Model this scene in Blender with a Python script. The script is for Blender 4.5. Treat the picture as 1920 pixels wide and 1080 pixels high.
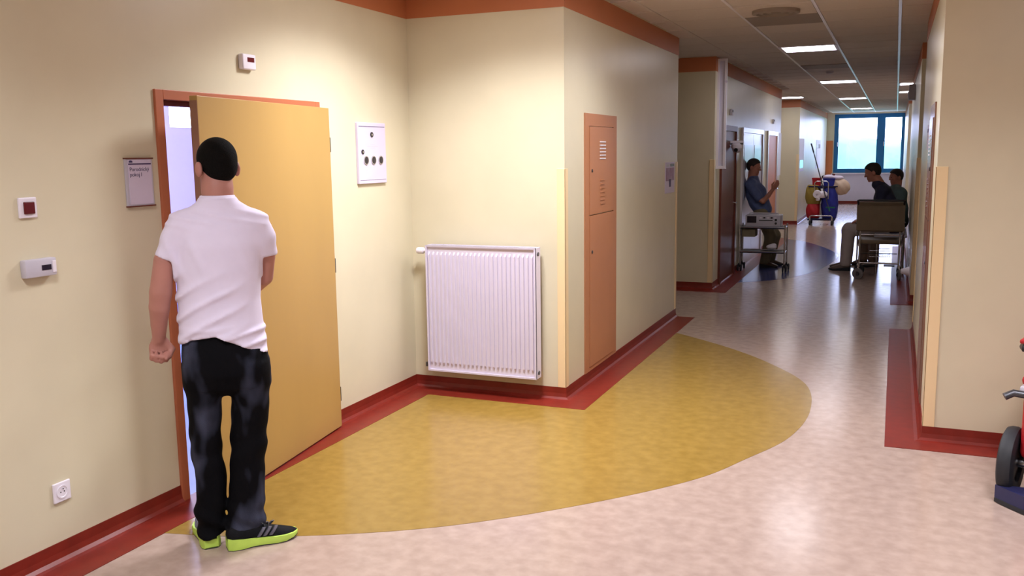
import bpy, bmesh, math, random
import numpy as np
from mathutils import Vector, Matrix

for o in list(bpy.data.objects): bpy.data.objects.remove(o)
scene = bpy.context.scene
col = scene.collection
random.seed(4)

# ------------------------------------------------------------------ camera
CAMH, FPX = 1.7317, 1700.9
yaw, pitch, roll = [math.radians(a) for a in (22.8326, -8.4277, -0.7781)]
fwd = Vector((-math.sin(yaw)*math.cos(pitch), math.cos(yaw)*math.cos(pitch), math.sin(pitch)))
rgt = Vector((math.cos(yaw), math.sin(yaw), 0)); upv = rgt.cross(fwd)
r2 = math.cos(roll)*rgt + math.sin(roll)*upv; u2 = -math.sin(roll)*rgt + math.cos(roll)*upv
cam = bpy.data.cameras.new('camera'); camo = bpy.data.objects.new('camera', cam); col.objects.link(camo)
cam.sensor_width = 36; cam.lens = FPX*36/1920; cam.clip_start = 0.02; cam.clip_end = 600
m3 = Matrix((r2, u2, -fwd)).transposed()
camo.matrix_world = Matrix.Translation((0, 0, CAMH)) @ m3.to_4x4()
scene.camera = camo

# ------------------------------------------------------------------ world, exposure
w = bpy.data.worlds.new('world'); scene.world = w; w.use_nodes = True
bg = w.node_tree.nodes['Background']
bg.inputs[0].default_value = (0.56, 0.64, 1.0, 1); bg.inputs[1].default_value = 13.0
vs = scene.view_settings
vs.view_transform = 'Standard'; vs.look = 'None'; vs.exposure = 0.0; vs.gamma = 1.0; vs.use_curve_mapping = False

HALL_POWER = 41.0        # each hall luminaire, W
CORR_EMIT = 15.0          # corridor diffuser radiance
LAMPCOL = (0.93, 0.935, 1.0)
# hall luminaires (x, y, power factor)
HALL_LIGHTS = [(-2.2, 4.7, 1.35), (-1.9, 1.4, 0.8), (-0.9575, 6.05, 0.75), (0.9, 3.6, 0.85), (0.9, 0.8, 0.8), (-0.6, -1.4, 0.8)]

# ------------------------------------------------------------------ helpers
def lin(c):
    return tuple(((v/255)/12.92 if v/255 <= 0.04045 else ((v/255+0.055)/1.055)**2.4) for v in c)
MATS = {}
def mat(name, rgb, rough=0.6, metal=0.0, noise=0.0, scale=8.0, bump=0.0, bscale=None, spec=0.5, emit=None, estr=0.0, rgb2=None, detail=4, alpha=None, trans=0.0, coat=0.0, stretch=None):
    m = bpy.data.materials.new(name); m.use_nodes = True; nt = m.node_tree
    b = nt.nodes['Principled BSDF']; c = lin(rgb)
    b.inputs['Base Color'].default_value = (*c, 1); b.inputs['Roughness'].default_value = rough
    b.inputs['Metallic'].default_value = metal; b.inputs['Specular IOR Level'].default_value = spec
    if coat: b.inputs['Coat Weight'].default_value = coat; b.inputs['Coat Roughness'].default_value = 0.15
    if trans: b.inputs['Transmission Weight'].default_value = trans; b.inputs['IOR'].default_value = 1.45
    if emit: b.inputs['Emission Color'].default_value = (*emit, 1); b.inputs['Emission Strength'].default_value = estr
    if noise or bump or rgb2:
        tc = nt.nodes.new('ShaderNodeTexCoord'); src = tc.outputs['Object']
        if stretch:
            mp = nt.nodes.new('ShaderNodeMapping'); mp.inputs['Scale'].default_value = stretch
            nt.links.new(src, mp.inputs[0]); src = mp.outputs[0]
    if noise or rgb2:
        n = nt.nodes.new('ShaderNodeTexNoise'); n.inputs['Scale'].default_value = scale; n.inputs['Detail'].default_value = detail
        nt.links.new(src, n.inputs['Vector'])
        r = nt.nodes.new('ShaderNodeValToRGB')
        c2 = lin(rgb2) if rgb2 else tuple(min(1, v*(1+noise)) for v in c)
        c1 = c if rgb2 else tuple(v*(1-noise) for v in c)
        r.color_ramp.elements[0].position = 0.33; r.color_ramp.elements[1].position = 0.67
        r.color_ramp.elements[0].color = (*c1, 1); r.color_ramp.elements[1].color = (*c2, 1)
        nt.links.new(n.outputs['Fac'], r.inputs[0]); nt.links.new(r.outputs[0], b.inputs['Base Color'])
    if bump:
        n2 = nt.nodes.new('ShaderNodeTexNoise'); n2.inputs['Scale'].default_value = bscale or scale*4; n2.inputs['Detail'].default_value = 3
        nt.links.new(src, n2.inputs['Vector'])
        bp = nt.nodes.new('ShaderNodeBump'); bp.inputs['Strength'].default_value = bump; bp.inputs['Distance'].default_value = 0.01
        nt.links.new(n2.outputs['Fac'], bp.inputs['Height']); nt.links.new(bp.outputs[0], b.inputs['Normal'])
    MATS[name] = m
    return m
def tag(o, label=None, cat=None, group=None, kind=None):
    if label: o['label'] = label
    if cat: o['category'] = cat
    if group: o['group'] = group
    if kind: o['kind'] = kind
    return o
def empty(name, loc=(0, 0, 0), rz=0, **k):
    o = bpy.data.objects.new(name, None); col.objects.link(o); o.location = loc; o.rotation_euler = (0, 0, rz)
    o.empty_display_size = 0.1
    return tag(o, **k)
def copy_tree(o, parent=None):
    c = o.copy(); col.objects.link(c); c.parent = parent
    for ch in list(o.children): copy_tree(ch, c)
    return c
class MB:
    def __init__(s): s.bm = bmesh.new(); s.slots = []; s.mi = 0
    def box(s, x0, x1, y0, y1, z0, z1, bev=0.0, seg=2):
        bm = s.bm
        v = [bm.verts.new(p) for p in ((x0,y0,z0),(x1,y0,z0),(x1,y1,z0),(x0,y1,z0),(x0,y0,z1),(x1,y0,z1),(x1,y1,z1),(x0,y1,z1))]
        f = [bm.faces.new([v[i] for i in q]) for q in ((0,3,2,1),(4,5,6,7),(0,1,5,4),(1,2,6,5),(2,3,7,6),(3,0,4,7))]
        if bev:
            es = {e for q in f for e in q.edges}
            bmesh.ops.bevel(bm, geom=list(es), offset=bev, segments=seg, affect='EDGES', profile=0.5)
        return s
    def cyl(s, a, b, r0, r1=None, n=16, caps=True):
        return s.tube([a, b], [r0, r0 if r1 is None else r1], n, caps)
    def tube(s, path, r, n=10, caps=True):
        P = [Vector(p) for p in path]
        R = r if isinstance(r, (list, tuple)) else [r]*len(P)
        rings = []; up = None
        for i, p in enumerate(P):
            t = (P[min(i+1, len(P)-1)] - P[max(i-1, 0)]).normalized()
            if up is None: up = Vector((0,0,1)) if abs(t.z) < 0.9 else Vector((1,0,0))
            x = t.cross(up)
            if x.length < 1e-5: x = t.orthogonal()
            x.normalize(); up = x.cross(t).normalized()
            rings.append([s.bm.verts.new(p + R[i]*(math.cos(a)*x + math.sin(a)*up)) for a in [2*math.pi*k/n for k in range(n)]])
        for a, b in zip(rings, rings[1:]):
            for k in range(n): s.bm.faces.new((a[k], a[(k+1)%n], b[(k+1)%n], b[k]))
        if caps:
            s.bm.faces.new(rings[0][::-1]); s.bm.faces.new(rings[-1])
        return s
    def lathe(s, prof, c=(0,0,0), axis=(0,0,1), n=24):
        ax = Vector(axis).normalized(); x = ax.orthogonal().normalized(); y = ax.cross(x); c = Vector(c)
        rings = []
        for r, h in prof:
            if r < 1e-6: rings.append([s.bm.verts.new(c + ax*h)])
            else: rings.append([s.bm.verts.new(c + ax*h + r*(math.cos(a)*x + math.sin(a)*y)) for a in [2*math.pi*k/n for k in range(n)]])
        for a, b in zip(rings, rings[1:]):
            for k in range(n):
                q = [a[k%len(a)], a[(k+1)%len(a)], b[(k+1)%len(b)], b[k%len(b)]]
                u = []
                for v in q:
                    if v not in u: u.append(v)
                if len(u) > 2: s.bm.faces.new(u)
        if len(rings[0]) > 1: s.bm.faces.new(rings[0][::-1])
        if len(rings[-1]) > 1: s.bm.faces.new(rings[-1])
        return s
    def prism(s, pts, z0, z1):
        lo = [s.bm.verts.new((x, y, z0)) for x, y in pts]; hi = [s.bm.verts.new((x, y, z1)) for x, y in pts]
        n = len(pts)
        s.bm.faces.new(lo[::-1]); s.bm.faces.new(hi)
        for k in range(n): s.bm.faces.new((lo[k], lo[(k+1)%n], hi[(k+1)%n], hi[k]))
        return s
    def loft(s, rings, closed=True, caps=True):
        R = [[s.bm.verts.new(p) for p in r] for r in rings]; n = len(R[0])
        for a, b in zip(R, R[1:]):
            for k in range(n if closed else n-1): s.bm.faces.new((a[k], a[(k+1)%n], b[(k+1)%n], b[k]))
        if caps and closed: s.bm.faces.new(R[0][::-1]); s.bm.faces.new(R[-1])
        return s
    def xf(s, M):
        bmesh.ops.transform(s.bm, matrix=M, verts=s.bm.verts); return s
    def build(s, name, m, parent=None, smooth=False, loc=None, rz=None, **k):
        bmesh.ops.recalc_face_normals(s.bm, faces=s.bm.faces)
        me = bpy.data.meshes.new(name); s.bm.to_mesh(me); s.bm.free()
        return link(name, me, m, parent, smooth, loc, rz, **k)
def link(name, me, m, parent=None, smooth=False, loc=None, rz=None, **k):
    me.materials.clear(); me.materials.append(m)
    if smooth:
        me.polygons.foreach_set('use_smooth', [True]*len(me.polygons))
        if smooth != 'all': me.set_sharp_from_angle(angle=math.radians(40))
    o = bpy.data.objects.new(name, me); col.objects.link(o); o.parent = parent
    if loc: o.location = loc
    if rz is not None: o.rotation_euler = (0, 0, rz)
    return tag(o, **k)
def struct(mb, name, m, label, cat, parent=None, **k):
    return mb.build(name, m, parent, label=label, cat=cat, kind='structure', **k)
def text(s, size, m, name, parent, M, align='LEFT'):
    cu = bpy.data.curves.new(name, 'FONT'); cu.body = s; cu.size = size; cu.align_x = align; cu.extrude = 0.0004
    t = bpy.data.objects.new('tmp', cu); col.objects.link(t)
    bpy.context.view_layer.update()
    me = bpy.data.meshes.new_from_object(t.evaluated_get(bpy.context.evaluated_depsgraph_get()))
    bpy.data.objects.remove(t); me.transform(M)
    return link(name, me, m, parent)
def spline(pts, n=8):
    out = []; P = [Vector((*p, 0)) if len(p) == 2 else Vector(p) for p in pts]
    for i in range(len(P)-1):
        a, b, c, d = P[max(i-1,0)], P[i], P[i+1], P[min(i+2, len(P)-1)]
        for k in range(n):
            t = k/n
            out.append(0.5*((2*b) + (c-a)*t + (2*a-5*b+4*c-d)*t*t + (3*b-a-3*c+d)*t**3))
    out.append(P[-1]); return out

# ------------------------------------------------------------------ materials
CREAM = mat('cream_paint', (217, 208, 180), 0.33, noise=0.03, scale=2.5, bump=0.02, bscale=180, spec=0.35)
ORANGE = mat('orange_paint', (192, 116, 76), 0.5, noise=0.03, scale=3)
REDLINO = mat('red_linoleum', (124, 37, 26), 0.38, noise=0.10, scale=14, spec=0.4)
LINO = mat('beige_linoleum', (166, 144, 133), 0.19, rgb2=(182, 160, 148), scale=14, detail=10, spec=0.28)
YELLINO = mat('yellow_linoleum', (143, 113, 49), 0.22, rgb2=(156, 125, 59), scale=14, detail=10, spec=0.45)
BLUELINO = mat('blue_linoleum', (70, 78, 130), 0.15, rgb2=(88, 96, 148), scale=9, detail=10, spec=0.45)
TILE = mat('ceiling_tile', (212, 203, 198), 0.85, noise=0.03, scale=60, bump=0.05, bscale=300)
TBAR = mat('ceiling_rail_white', (235, 232, 238), 0.3, spec=0.6)
GUARD = mat('corner_guard_plastic', (240, 214, 168), 0.35)
WHITE = mat('white_enamel', (216, 208, 226), 0.3, noise=0.01, scale=5)
WPLAST = mat('white_plastic', (236, 230, 240), 0.4, noise=0.01, scale=5)
LEAF = mat('tan_door_laminate', (180, 144, 82), 0.42, noise=0.04, scale=2.5, stretch=(1, 1, 0.3))
FRAME = mat('orange_steel_frame', (186, 108, 74), 0.4, noise=0.02, scale=4)
CABM = mat('orange_cabinet_steel', (184, 126, 90), 0.42, noise=0.03, scale=3)
CABR = mat('brown_cabinet_steel', (126, 90, 76), 0.25, noise=0.03, scale=3)
STEEL = mat('chrome_steel', (200, 200, 205), 0.22, metal=1.0, noise=0.04, scale=20)
DSTEEL = mat('dark_steel', (90, 90, 95), 0.35, metal=0.8, noise=0.05, scale=20)
BLACK = mat('black_plastic', (22, 22, 24), 0.45, noise=0.1, scale=30)
RUBBER = mat('black_rubber', (34, 36, 42), 0.6, noise=0.1, scale=30)
GRUB = mat('grey_rubber', (112, 108, 108), 0.6, noise=0.1, scale=30)
DARKRED = mat('dark_red_plastic', (92, 10, 18), 0.25, noise=0.05, scale=20)
SCREEN = mat('dark_display', (34, 28, 44), 0.2, noise=0.05, scale=40)
GREYP = mat('grey_plastic', (196, 192, 204), 0.4, noise=0.02, scale=10)
PURPLE = mat('purple_print', (58, 38, 92), 0.5, noise=0.02, scale=10)
INK = mat('blue_ink', (52, 46, 96), 0.5, noise=0.02, scale=10)
PAPER = mat('lilac_paper', (214, 204, 226), 0.5, noise=0.02, scale=10)
PAPERP = mat('purple_poster_print', (150, 110, 140), 0.5, rgb2=(176, 150, 180), scale=12)
BROWN = mat('dark_brown_door', (104, 46, 32), 0.4, noise=0.06, scale=4, stretch=(3, 3, 0.4))
DOORO = mat('orange_door_laminate', (206, 120, 66), 0.38, noise=0.04, scale=3)
DOORW = mat('white_door_laminate', (226, 220, 228), 0.22, noise=0.01, scale=3)
BLUEF = mat('blue_window_frame', (22, 110, 170), 0.35, noise=0.03, scale=6)
EDGE = mat('brown_edge_band', (146, 104, 84), 0.5, noise=0.03, scale=6)
GLASS = bpy.data.materials.new('window_glass'); GLASS.use_nodes = True
_n = GLASS.node_tree.nodes; _n.remove(_n['Principled BSDF']); _t = _n.new('ShaderNodeBsdfTransparent'); _g = _n.new('ShaderNodeBsdfGlossy'); _g.inputs['Roughness'].default_value = 0.02
_x = _n.new('ShaderNodeMixShader'); _x.inputs[0].default_value = 0.05; _l = GLASS.node_tree.links; _l.new(_t.outputs[0], _x.inputs[1]); _l.new(_g.outputs[0], _x.inputs[2]); _l.new(_x.outputs[0], _n['Material Output'].inputs[0])
FROST = mat('frosted_glass', (216, 214, 236), 0.12, noise=0.01, scale=4, spec=0.7)
DIFF = mat('luminous_diffuser', (250, 248, 255), 0.5, emit=(0.97, 0.93, 1.0), estr=CORR_EMIT, noise=0.001, scale=5)
ROOMW = mat('lilac_white_paint', (236, 226, 244), 0.6, noise=0.01, scale=3)
ROOMF = mat('pale_blue_linoleum', (96, 122, 196), 0.35, noise=0.04, scale=9)
VINYL = mat('brown_vinyl', (104, 88, 66), 0.5, noise=0.06, scale=8)

# ------------------------------------------------------------------ setting
ZC, ZB, ZS, W = 2.866, 2.695, 0.088, 0.208
XL, YF, XB, YB = -3.279, 5.90, -2.083, 9.394
XR, YR, YRE = 0.221, 5.78, 9.394
L2A, L2B, L3A, YEND = 11.40, 18.4, 22.1, 31.0
R2A, R2B, R3A = 11.10, 17.3, 22.0
XLC, XRC = -2.07, 0.22
DY0, DY1, DZ = 3.462, 4.72, 2.02
floor = struct(MB().box(-4.9, 4.7, -3.1, YEND+0.2, -0.12, 0.0), 'floor', LINO, 'pinkish beige mottled linoleum floor of the hall and corridor', 'floor')
yp = [(-3.071, 3.075), (-2.75, 3.16), (-2.33, 3.338), (-1.849, 3.639), (-1.344, 4.113), (-0.918, 4.632), (-0.705, 5.076), (-0.522, 5.56), (-0.454, 6.201), (-0.548, 6.923), (-0.896, 7.54), (-1.30, 8.02), (-1.741, 8.415), (-1.875, 8.52)]
pts = [(p.x, p.y) for p in spline(yp, 8)] + [(XB+W, YF-W), (XL+W, YF-W)]
MB().prism(pts, 0.0, 0.0015).build('yellow_inlay', YELLINO, floor)
bp = [(-1.862, 12.13), (-1.509, 12.442), (-1.27, 12.791), (-0.988, 13.646), (-0.838, 14.762), (-0.813, 15.848), (-1.111, 17.008), (-1.517, 18.0), (-1.862, 18.39)]
pts = [(p.x, p.y) for p in spline(bp, 8)]
MB().prism(pts, 0.0, 0.0015).build('blue_inlay', BLUELINO, floor)

# ceiling: slab, rails, tiles
TX = [-2.52, -1.895, -1.27, -0.645, -0.02, 0.605]; PIT = 0.625
TY0 = 10.73 - 8*PIT
ceiling = struct(MB().box(-4.9, 4.7, -3.1, YEND+0.2, ZC+0.016, ZC+0.14), 'ceiling', TILE, 'suspended grey ceiling of square tiles and white rails', 'ceiling')
for k in range(-3, 11):
    x = -1.27 + (k-2)*PIT
    if -4.8 < x < 4.6: MB().box(x-0.012, x+0.012, -3, YEND, ZC-0.002, ZC+0.016).build('grid_rail', TBAR if k in (2, 3, 4) else TILE, ceiling)
rm = MB(); ny = 0
y = TY0 - 13*PIT
while y < YEND:
    rm.box(-4.8, 4.6, y-0.008, y+0.008, ZC+0.002, ZC+0.016); y += PIT
rm.build('grid_cross_rail', TILE, ceiling)
tile_me = None
lamp_cells = {(2, 8), (2, 17), (2, 26), (2, 35), (0, 24), (4, 19), (4, 23)}
vent_cell = (2, 3)
dark_cells = {(2, 4), (2, 12)}
GRILLE = mat('grey_vent_panel', (150, 138, 130), 0.6, noise=0.03, scale=30)
for i in range(5):
    for j in range(0, 41):
        x0, y0 = TX[i], TY0 + j*PIT
        if (i, j) in lamp_cells or (i, j) == vent_cell: continue
        if i == 0 and (y0+PIT < YB or 11.4 < y0 < 17.9 or y0 > 22): continue
        if i == 4 and x0 > 0.22: continue
        if tile_me is None:
            o = MB().box(0.014, PIT-0.014, 0.010, PIT-0.010, 0.0, 0.012).build('ceiling_tile', TILE, ceiling); tile_me = o.data
        else:
            o = bpy.data.objects.new('ceiling_tile', tile_me); col.objects.link(o); o.parent = ceiling
        o.location = (x0, y0, ZC+0.004)
        if (i, j) in dark_cells:
            o.data = tile_me.copy(); o.data.materials.clear(); o.data.materials.append(GRILLE); o.location.z = ZC-0.006

# walls
def wall(name, boxes, label, m=CREAM):
    b = MB()
    for q in boxes: b.box(*q)
    return struct(b, name, m, label, 'wall')
wall('wall_left', [(XL-0.14, XL, -3, DY0, 0, ZC+0.02), (XL-0.14, XL, DY1, YF+0.1, 0, ZC+0.02), (XL-0.14, XL, DY0, DY1, DZ, ZC+0.02)], 'long cream wall with the open tan door')
wall('wall_pillar_left', [(-4.8, XB, YF, YB, 0, ZC+0.02)], 'cream jutting wall block behind the white radiator')
wall('wall_recess_left', [(-4.8, -4.2, YB, L2A, 0, ZC+0.02)], 'shaded back wall of the first left niche')
wall('wall_corridor_left', [(-4.8, XLC, L2A, L2B, 0, ZC+0.02)], 'cream corridor wall behind the leaning man')
wall('wall_alcove_left', [(-4.8, -4.0, L2B, L3A, 0, ZC+0.02)], 'back wall of the far left niche')
wall('wall_far_left', [(-4.8, XLC, L3A, YEND, 0, ZC+0.02)], 'far cream corridor wall beside the cleaning cart')
wall('wall_pillar_right', [(XR, 4.7, YR, YRE, 0, ZC+0.02)], 'cream wall block at the right behind the red machine')
wall('wall_recess_right', [(2.4, 4.7, YRE, R2A, 0, ZC+0.02)], 'back wall of the first right niche')
wall('wall_corridor_right', [(XRC, 4.7, R2A, R2B, 0, ZC+0.02)], 'cream corridor wall behind the seated people')
wall('wall_alcove_right', [(2.2, 4.7, R2B, R3A, 0, ZC+0.02)], 'back wall of the far right niche')
wall('wall_far_right', [(XRC, 4.7, R3A, YEND, 0, ZC+0.02)], 'far right corridor wall next to the end window')
WX0, WX1, WZ0, WZ1 = -1.84, 0.26, 0.98, 2.82
wall('wall_end', [(-4.8, WX0, YEND, YEND+0.2, 0, ZC+0.02), (WX1, 4.7, YEND, YEND+0.2, 0, ZC+0.02), (WX0, WX1, YEND, YEND+0.2, 0, WZ0), (WX0, WX1, YEND, YEND+0.2, WZ1, ZC+0.02)], 'end wall of the corridor around the blue window')
wall('wall_hall_right', [(4.6, 4.7, -3, YR, 0, ZC+0.02)], 'right wall of the hall beside the camera')
wall('wall_hall_back', [(-4.8, 4.7, -3.1, -3, 0, ZC+0.02)], 'back wall of the hall behind the camera')

# skirting with cove and floor strip, swept along a path (room on the left of the direction of travel => inward normal)
def sweep(name, path, prof, m, label, closed=False):
    P = [Vector((*p, 0)) for p in path]; rings = []
    for i, p in enumerate(P):
        n1 = n2 = None
        if i > 0: d = (P[i]-P[i-1]).normalized(); n1 = Vector((d.y, -d.x, 0))
        if i < len(P)-1: d = (P[i+1]-P[i]).normalized(); n2 = Vector((d.y, -d.x, 0))
        if n1 is None: off = n2
        elif n2 is None: off = n1
        else: off = (n1+n2)/(1+n1.dot(n2))
        rings.append([p + off*d_ + Vector((0, 0, z)) for d_, z in prof])
    return struct(MB().loft(rings), name, m, label, 'skirting' if 'base' in name else 'trim')
PROF = [(-0.01, ZS), (0.004, ZS), (0.006, 0.045), (0.012, 0.02), (0.026, 0.007), (0.045, 0.0035), (W, 0.003), (W, 0.0), (-0.01, 0.0)]
PVERT = [(-0.01, ZS), (0.004, ZS), (0.006, 0.045), (0.012, 0.02), (0.026, 0.007), (0.045, 0.0035), (0.045, 0.0), (-0.01, 0.0)]
FY0, FY1 = 3.41, 4.765
sweep('baseboard_left', [(XL, -3), (XL, FY0)], PROF, REDLINO, 'dark red coved skirting strip left of the tan door')
sweep('baseboard_pillar_left', [(XL, FY1), (XL, YF), (XB, YF), (XB, YB)], PROF, REDLINO, 'dark red coved skirting strip around the radiator wall block')
struct(MB().box(XL-0.02, XL+W, FY0, FY1, 0, 0.003), 'trim_threshold', REDLINO, 'red floor strip under the open tan door', 'trim')
sweep('baseboard_corridor_left', [(-4.2, L2A), (XLC, L2A), (XLC, L2B), (-4.0, L2B)], PROF, REDLINO, 'dark red skirting strip below the leaning man')
sweep('baseboard_far_left', [(-4.0, L3A), (XLC, L3A), (XLC, YEND), (WX1, YEND)], PVERT, REDLINO, 'red skirting behind the cleaning cart and below the end window')
sweep('baseboard_pillar_right', [(XR, YRE), (XR, YR), (4.6, YR)], PROF, REDLINO, 'red coved skirting strip around the right wall corner')
sweep('baseboard_corridor_right', [(2.4, R2B), (XRC, R2B), (XRC, R2A), (2.4, R2A)], PROF, REDLINO, 'red skirting strip below the seated people')
BANDP = [(-0.01, ZB), (0.004, ZB), (0.004, ZC), (-0.01, ZC)]
sweep('trim_1', [(XL, -3), (XL, YF), (XB, YF), (XB, YB), (-4.2, YB)], BANDP, ORANGE, 'orange ceiling band above the tan door and radiator')
sweep('trim_2', [(-4.2, L2A), (XLC, L2A), (XLC, L2B), (-4.0, L2B)], BANDP, ORANGE, 'orange ceiling band above the leaning man')
sweep('trim_3', [(-4.0, L3A), (XLC, L3A), (XLC, YEND)], BANDP, ORANGE, 'orange ceiling band above the cleaning cart')
sweep('trim_4', [(2.4, YRE), (XR, YRE), (XR, YR), (4.6, YR)], BANDP, ORANGE, 'orange ceiling band on the right wall block')
sweep('trim_5', [(2.2, R2B), (XRC, R2B), (XRC, R2A), (2.4, R2A)], BANDP, ORANGE, 'orange ceiling band above the seated people')
sweep('trim_6', [(XRC, YEND), (XRC, R3A), (2.2, R3A)], BANDP, ORANGE, 'orange ceiling band beside the far window')
# corner guards
def guard(n, x, y, sx, sy, label, ww=0.055):
    t = 0.006; z0, z1 = ZS, 1.625
    b = MB()
    xa, xb = sorted((x + sx*t, x - sx*ww)); ya, yb = sorted((y, y + sy*t)); b.box(xa, xb, ya, yb, z0, z1, 0.002)
    xa, xb = sorted((x, x + sx*t)); ya, yb = sorted((y + sy*t, y - sy*ww)); b.box(xa, xb, ya, yb, z0, z1, 0.002)
    struct(b, 'trim_%d' % n, GUARD, label, 'corner guard')
guard(11, XB, YF, 1, -1, 'pale corner guard right of the radiator')
guard(12, XB, YB, 1, 1, 'corner guard beside the small purple notice')
guard(13, XR, YR, -1, -1, 'pale corner guard on the near right wall corner', 0.06)
guard(14, XR, YRE, -1, 1, 'corner guard on the far edge of the right wall block')
guard(15, XLC, L2A, 1, -1, 'corner guard below the white projecting sign')
guard(16, XRC, R2A, -1, -1, 'corner guard right of the brown wheelchair')
guard(17, XLC, L3A, 1, -1, 'corner guard left of the cleaning cart')

# ------------------------------------------------------------------ end window, outside
win = empty('window_1', (0, YEND, WZ0), label='blue framed window at the end of the corridor', cat='window', kind='structure')
def framebox(mb, x0, x1, z0, z1, t, ya, yb):
    mb.box(x0, x1, ya, yb, z0, z0+t); mb.box(x0, x1, ya, yb, z1-t, z1); mb.box(x0, x0+t, ya, yb, z0+t, z1-t); mb.box(x1-t, x1, ya, yb, z0+t, z1-t)
XM = -0.46; H = WZ1-WZ0
b = MB(); framebox(b, WX0, WX1, 0, H, 0.07, 0.03, 0.12); b.box(XM-0.06, XM+0.06, 0.03, 0.12, 0.07, H-0.07); b.build('window_frame', BLUEF, win)
for x0, x1 in ((WX0+0.07, XM-0.06), (XM+0.06, WX1-0.07)):
    b = MB(); framebox(b, x0, x1, 0.07, H-0.07, 0.06, 0.015, 0.10); s = b.build('sash', BLUEF, win)
    MB().box(x0+0.06, x1-0.06, 0.05, 0.056, 0.13, H-0.13).build('pane', GLASS, s)
    MB().box(x0+0.02, x0+0.045, -0.03, 0.015, H/2-0.09, H/2+0.05, 0.005).build('window_handle', STEEL, s)
MB().box(WX0-0.05, WX1, -0.06, 0.03, -0.05, -0.015, 0.005).build('window_sill', WHITE, win)
MB().box(WX0-0.10, WX1, -0.012, 0.0, -WZ0+0.09, -0.05).build('apron_panel', WHITE, win)
GRASS = mat('meadow_grass', (70, 122, 100), 0.9, rgb2=(92, 144, 118), scale=0.05)
TREE = mat('tree_foliage', (76, 120, 102), 0.9, rgb2=(94, 140, 120), scale=0.12, bump=0.3, bscale=0.5)
tag(MB().box(-400, 400, YEND+6, 420, -7.2, -7.0).build('meadow', GRASS), 'green meadow outside the end window', 'ground', kind='structure')
rings = []
for k in range(81):
    x = -200 + 5*k; top = 3.6 + 1.3*math.sin(k*0.55) + 0.8*math.sin(k*1.7+1) + 0.5*math.sin(k*3.1)
    rings.append([(x, 205, -7.1), (x, 209+2*math.sin(k*2.1), -2+math.sin(k*1.3)), (x, 214, top*0.6), (x, 220, top), (x, 232, top*0.7), (x, 240, -7.1)])
tag(MB().loft(rings).build('wooded_hill', TREE, smooth='all'), 'hazy green wooded hill outside the end window', 'hill', kind='structure')

# ------------------------------------------------------------------ room behind the open door
RX0, RX1, RY0, RY1 = -8.0, XL-0.14, 2.4, 10.6
b = MB(); b.box(RX0-0.1, RX1, RY0-0.1, RY0, -.05, 2.95); b.box(RX0, RX1-1.3, RY1, RY1+0.1, -.05, 2.95)
b.box(RX0-0.1, RX0, RY0, 5.6, -.05, 2.95); b.box(RX0-0.1, RX0, 10.0, RY1, -.05, 2.95); b.box(RX0-0.1, RX0, 5.6, 10.0, -.05, 2.02); b.box(RX0-0.1, RX0, 5.6, 10.0, 2.78, 2.95)
b.box(-4.9, -4.8, YF, RY1, -.05, 2.95)
struct(b, 'wall_room', ROOMW, 'bright lilac walls of the room behind the tan door', 'wall')
struct(MB().box(RX0, -4.9, RY0, RY1, -0.1, 0.0).box(-4.9, XL-0.02, RY0, YF, 0.0005, 0.0008), 'floor_room', ROOMF, 'pale blue floor seen through the door gap', 'floor')
struct(MB().box(RX0, -4.9, RY0, RY1, 2.86, 2.95), 'ceiling_room', ROOMW, 'white ceiling of the room behind the tan door', 'ceiling')
w2 = empty('window_2', (RX0, 7.8, 2.02), label='bright high window in the room behind the tan door', cat='window', kind='structure')
b = MB()
for y0 in (-2.2, -0.75, 0.7, 2.12): b.box(-0.09, -0.02, y0, y0+0.08, 0, 0.76)
for z0 in (0.0, 0.70): b.box(-0.095, -0.015, -2.195, 2.195, z0-0.001, z0+0.08)
b.build('window_frame', ROOMW, w2)
for y0 in (-2.12, -0.67, 0.78): MB().box(-0.06, -0.055, y0, y0+1.36, 0.08, 0.7).build('pane', GLASS, w2)
room_fill = empty('ceiling_light', (-6.0, 5.9, 2.86), label='added unseen lamp brightening the room behind the tan door', cat='ceiling light')  # added lamp, out of view, brightens the walls seen through the door gap
MB().box(-0.6, 0.6, -0.3, 0.3, -0.04, 0.0).build('housing', WHITE, room_fill)
la = bpy.data.lights.new('lamp_light', 'AREA'); la.shape = 'RECTANGLE'; la.size = 1.1; la.size_y = 0.5; la.energy = 150; la.color = (0.92, 0.9, 1.0)
lo = bpy.data.objects.new('lamp_light', la); col.objects.link(lo); lo.parent = room_fill; lo.location = (0, 0, -0.05)

# ------------------------------------------------------------------ tan door
door = empty('door_1', (XL, FY0, 0), label='tan door standing ajar in an orange frame before the man', cat='door', kind='structure')
def dl(*q): return (q[0]-XL, q[1]-XL, q[2]-FY0, q[3]-FY0, q[4], q[5])
b = MB(); b.box(*dl(XL-0.145, XL+0.014, FY0, FY0+0.052, 0.0, 2.06), 0.003); b.box(*dl(XL-0.145, XL+0.014, FY1-0.045, FY1, 0.0, 2.06), 0.003); b.box(*dl(XL-0.145, XL+0.014, FY0+0.052, FY1-0.045, 2.012, 2.06), 0.003)
b.build('door_frame', FRAME, door)
b = MB(); b.box(*dl(XL-0.06, XL-0.02, FY0+0.052, FY1-0.045, 1.985, 2.012)); b.build('frame_rebate', DARKRED, door)
LA = math.radians(7.5); LW = 1.36
leaf = MB().box(0, 0.042, -LW, 0, 0.012, 2.022, 0.003).build('door_leaf', LEAF, door)
leaf.location = (0.022, 4.778-FY0, 0); leaf.rotation_euler = (0, 0, LA)
MB().box(0.001, 0.041, -LW-0.0015, -LW+0.0005, 0.02, 2.0).build('edge_band', EDGE, leaf)
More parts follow.
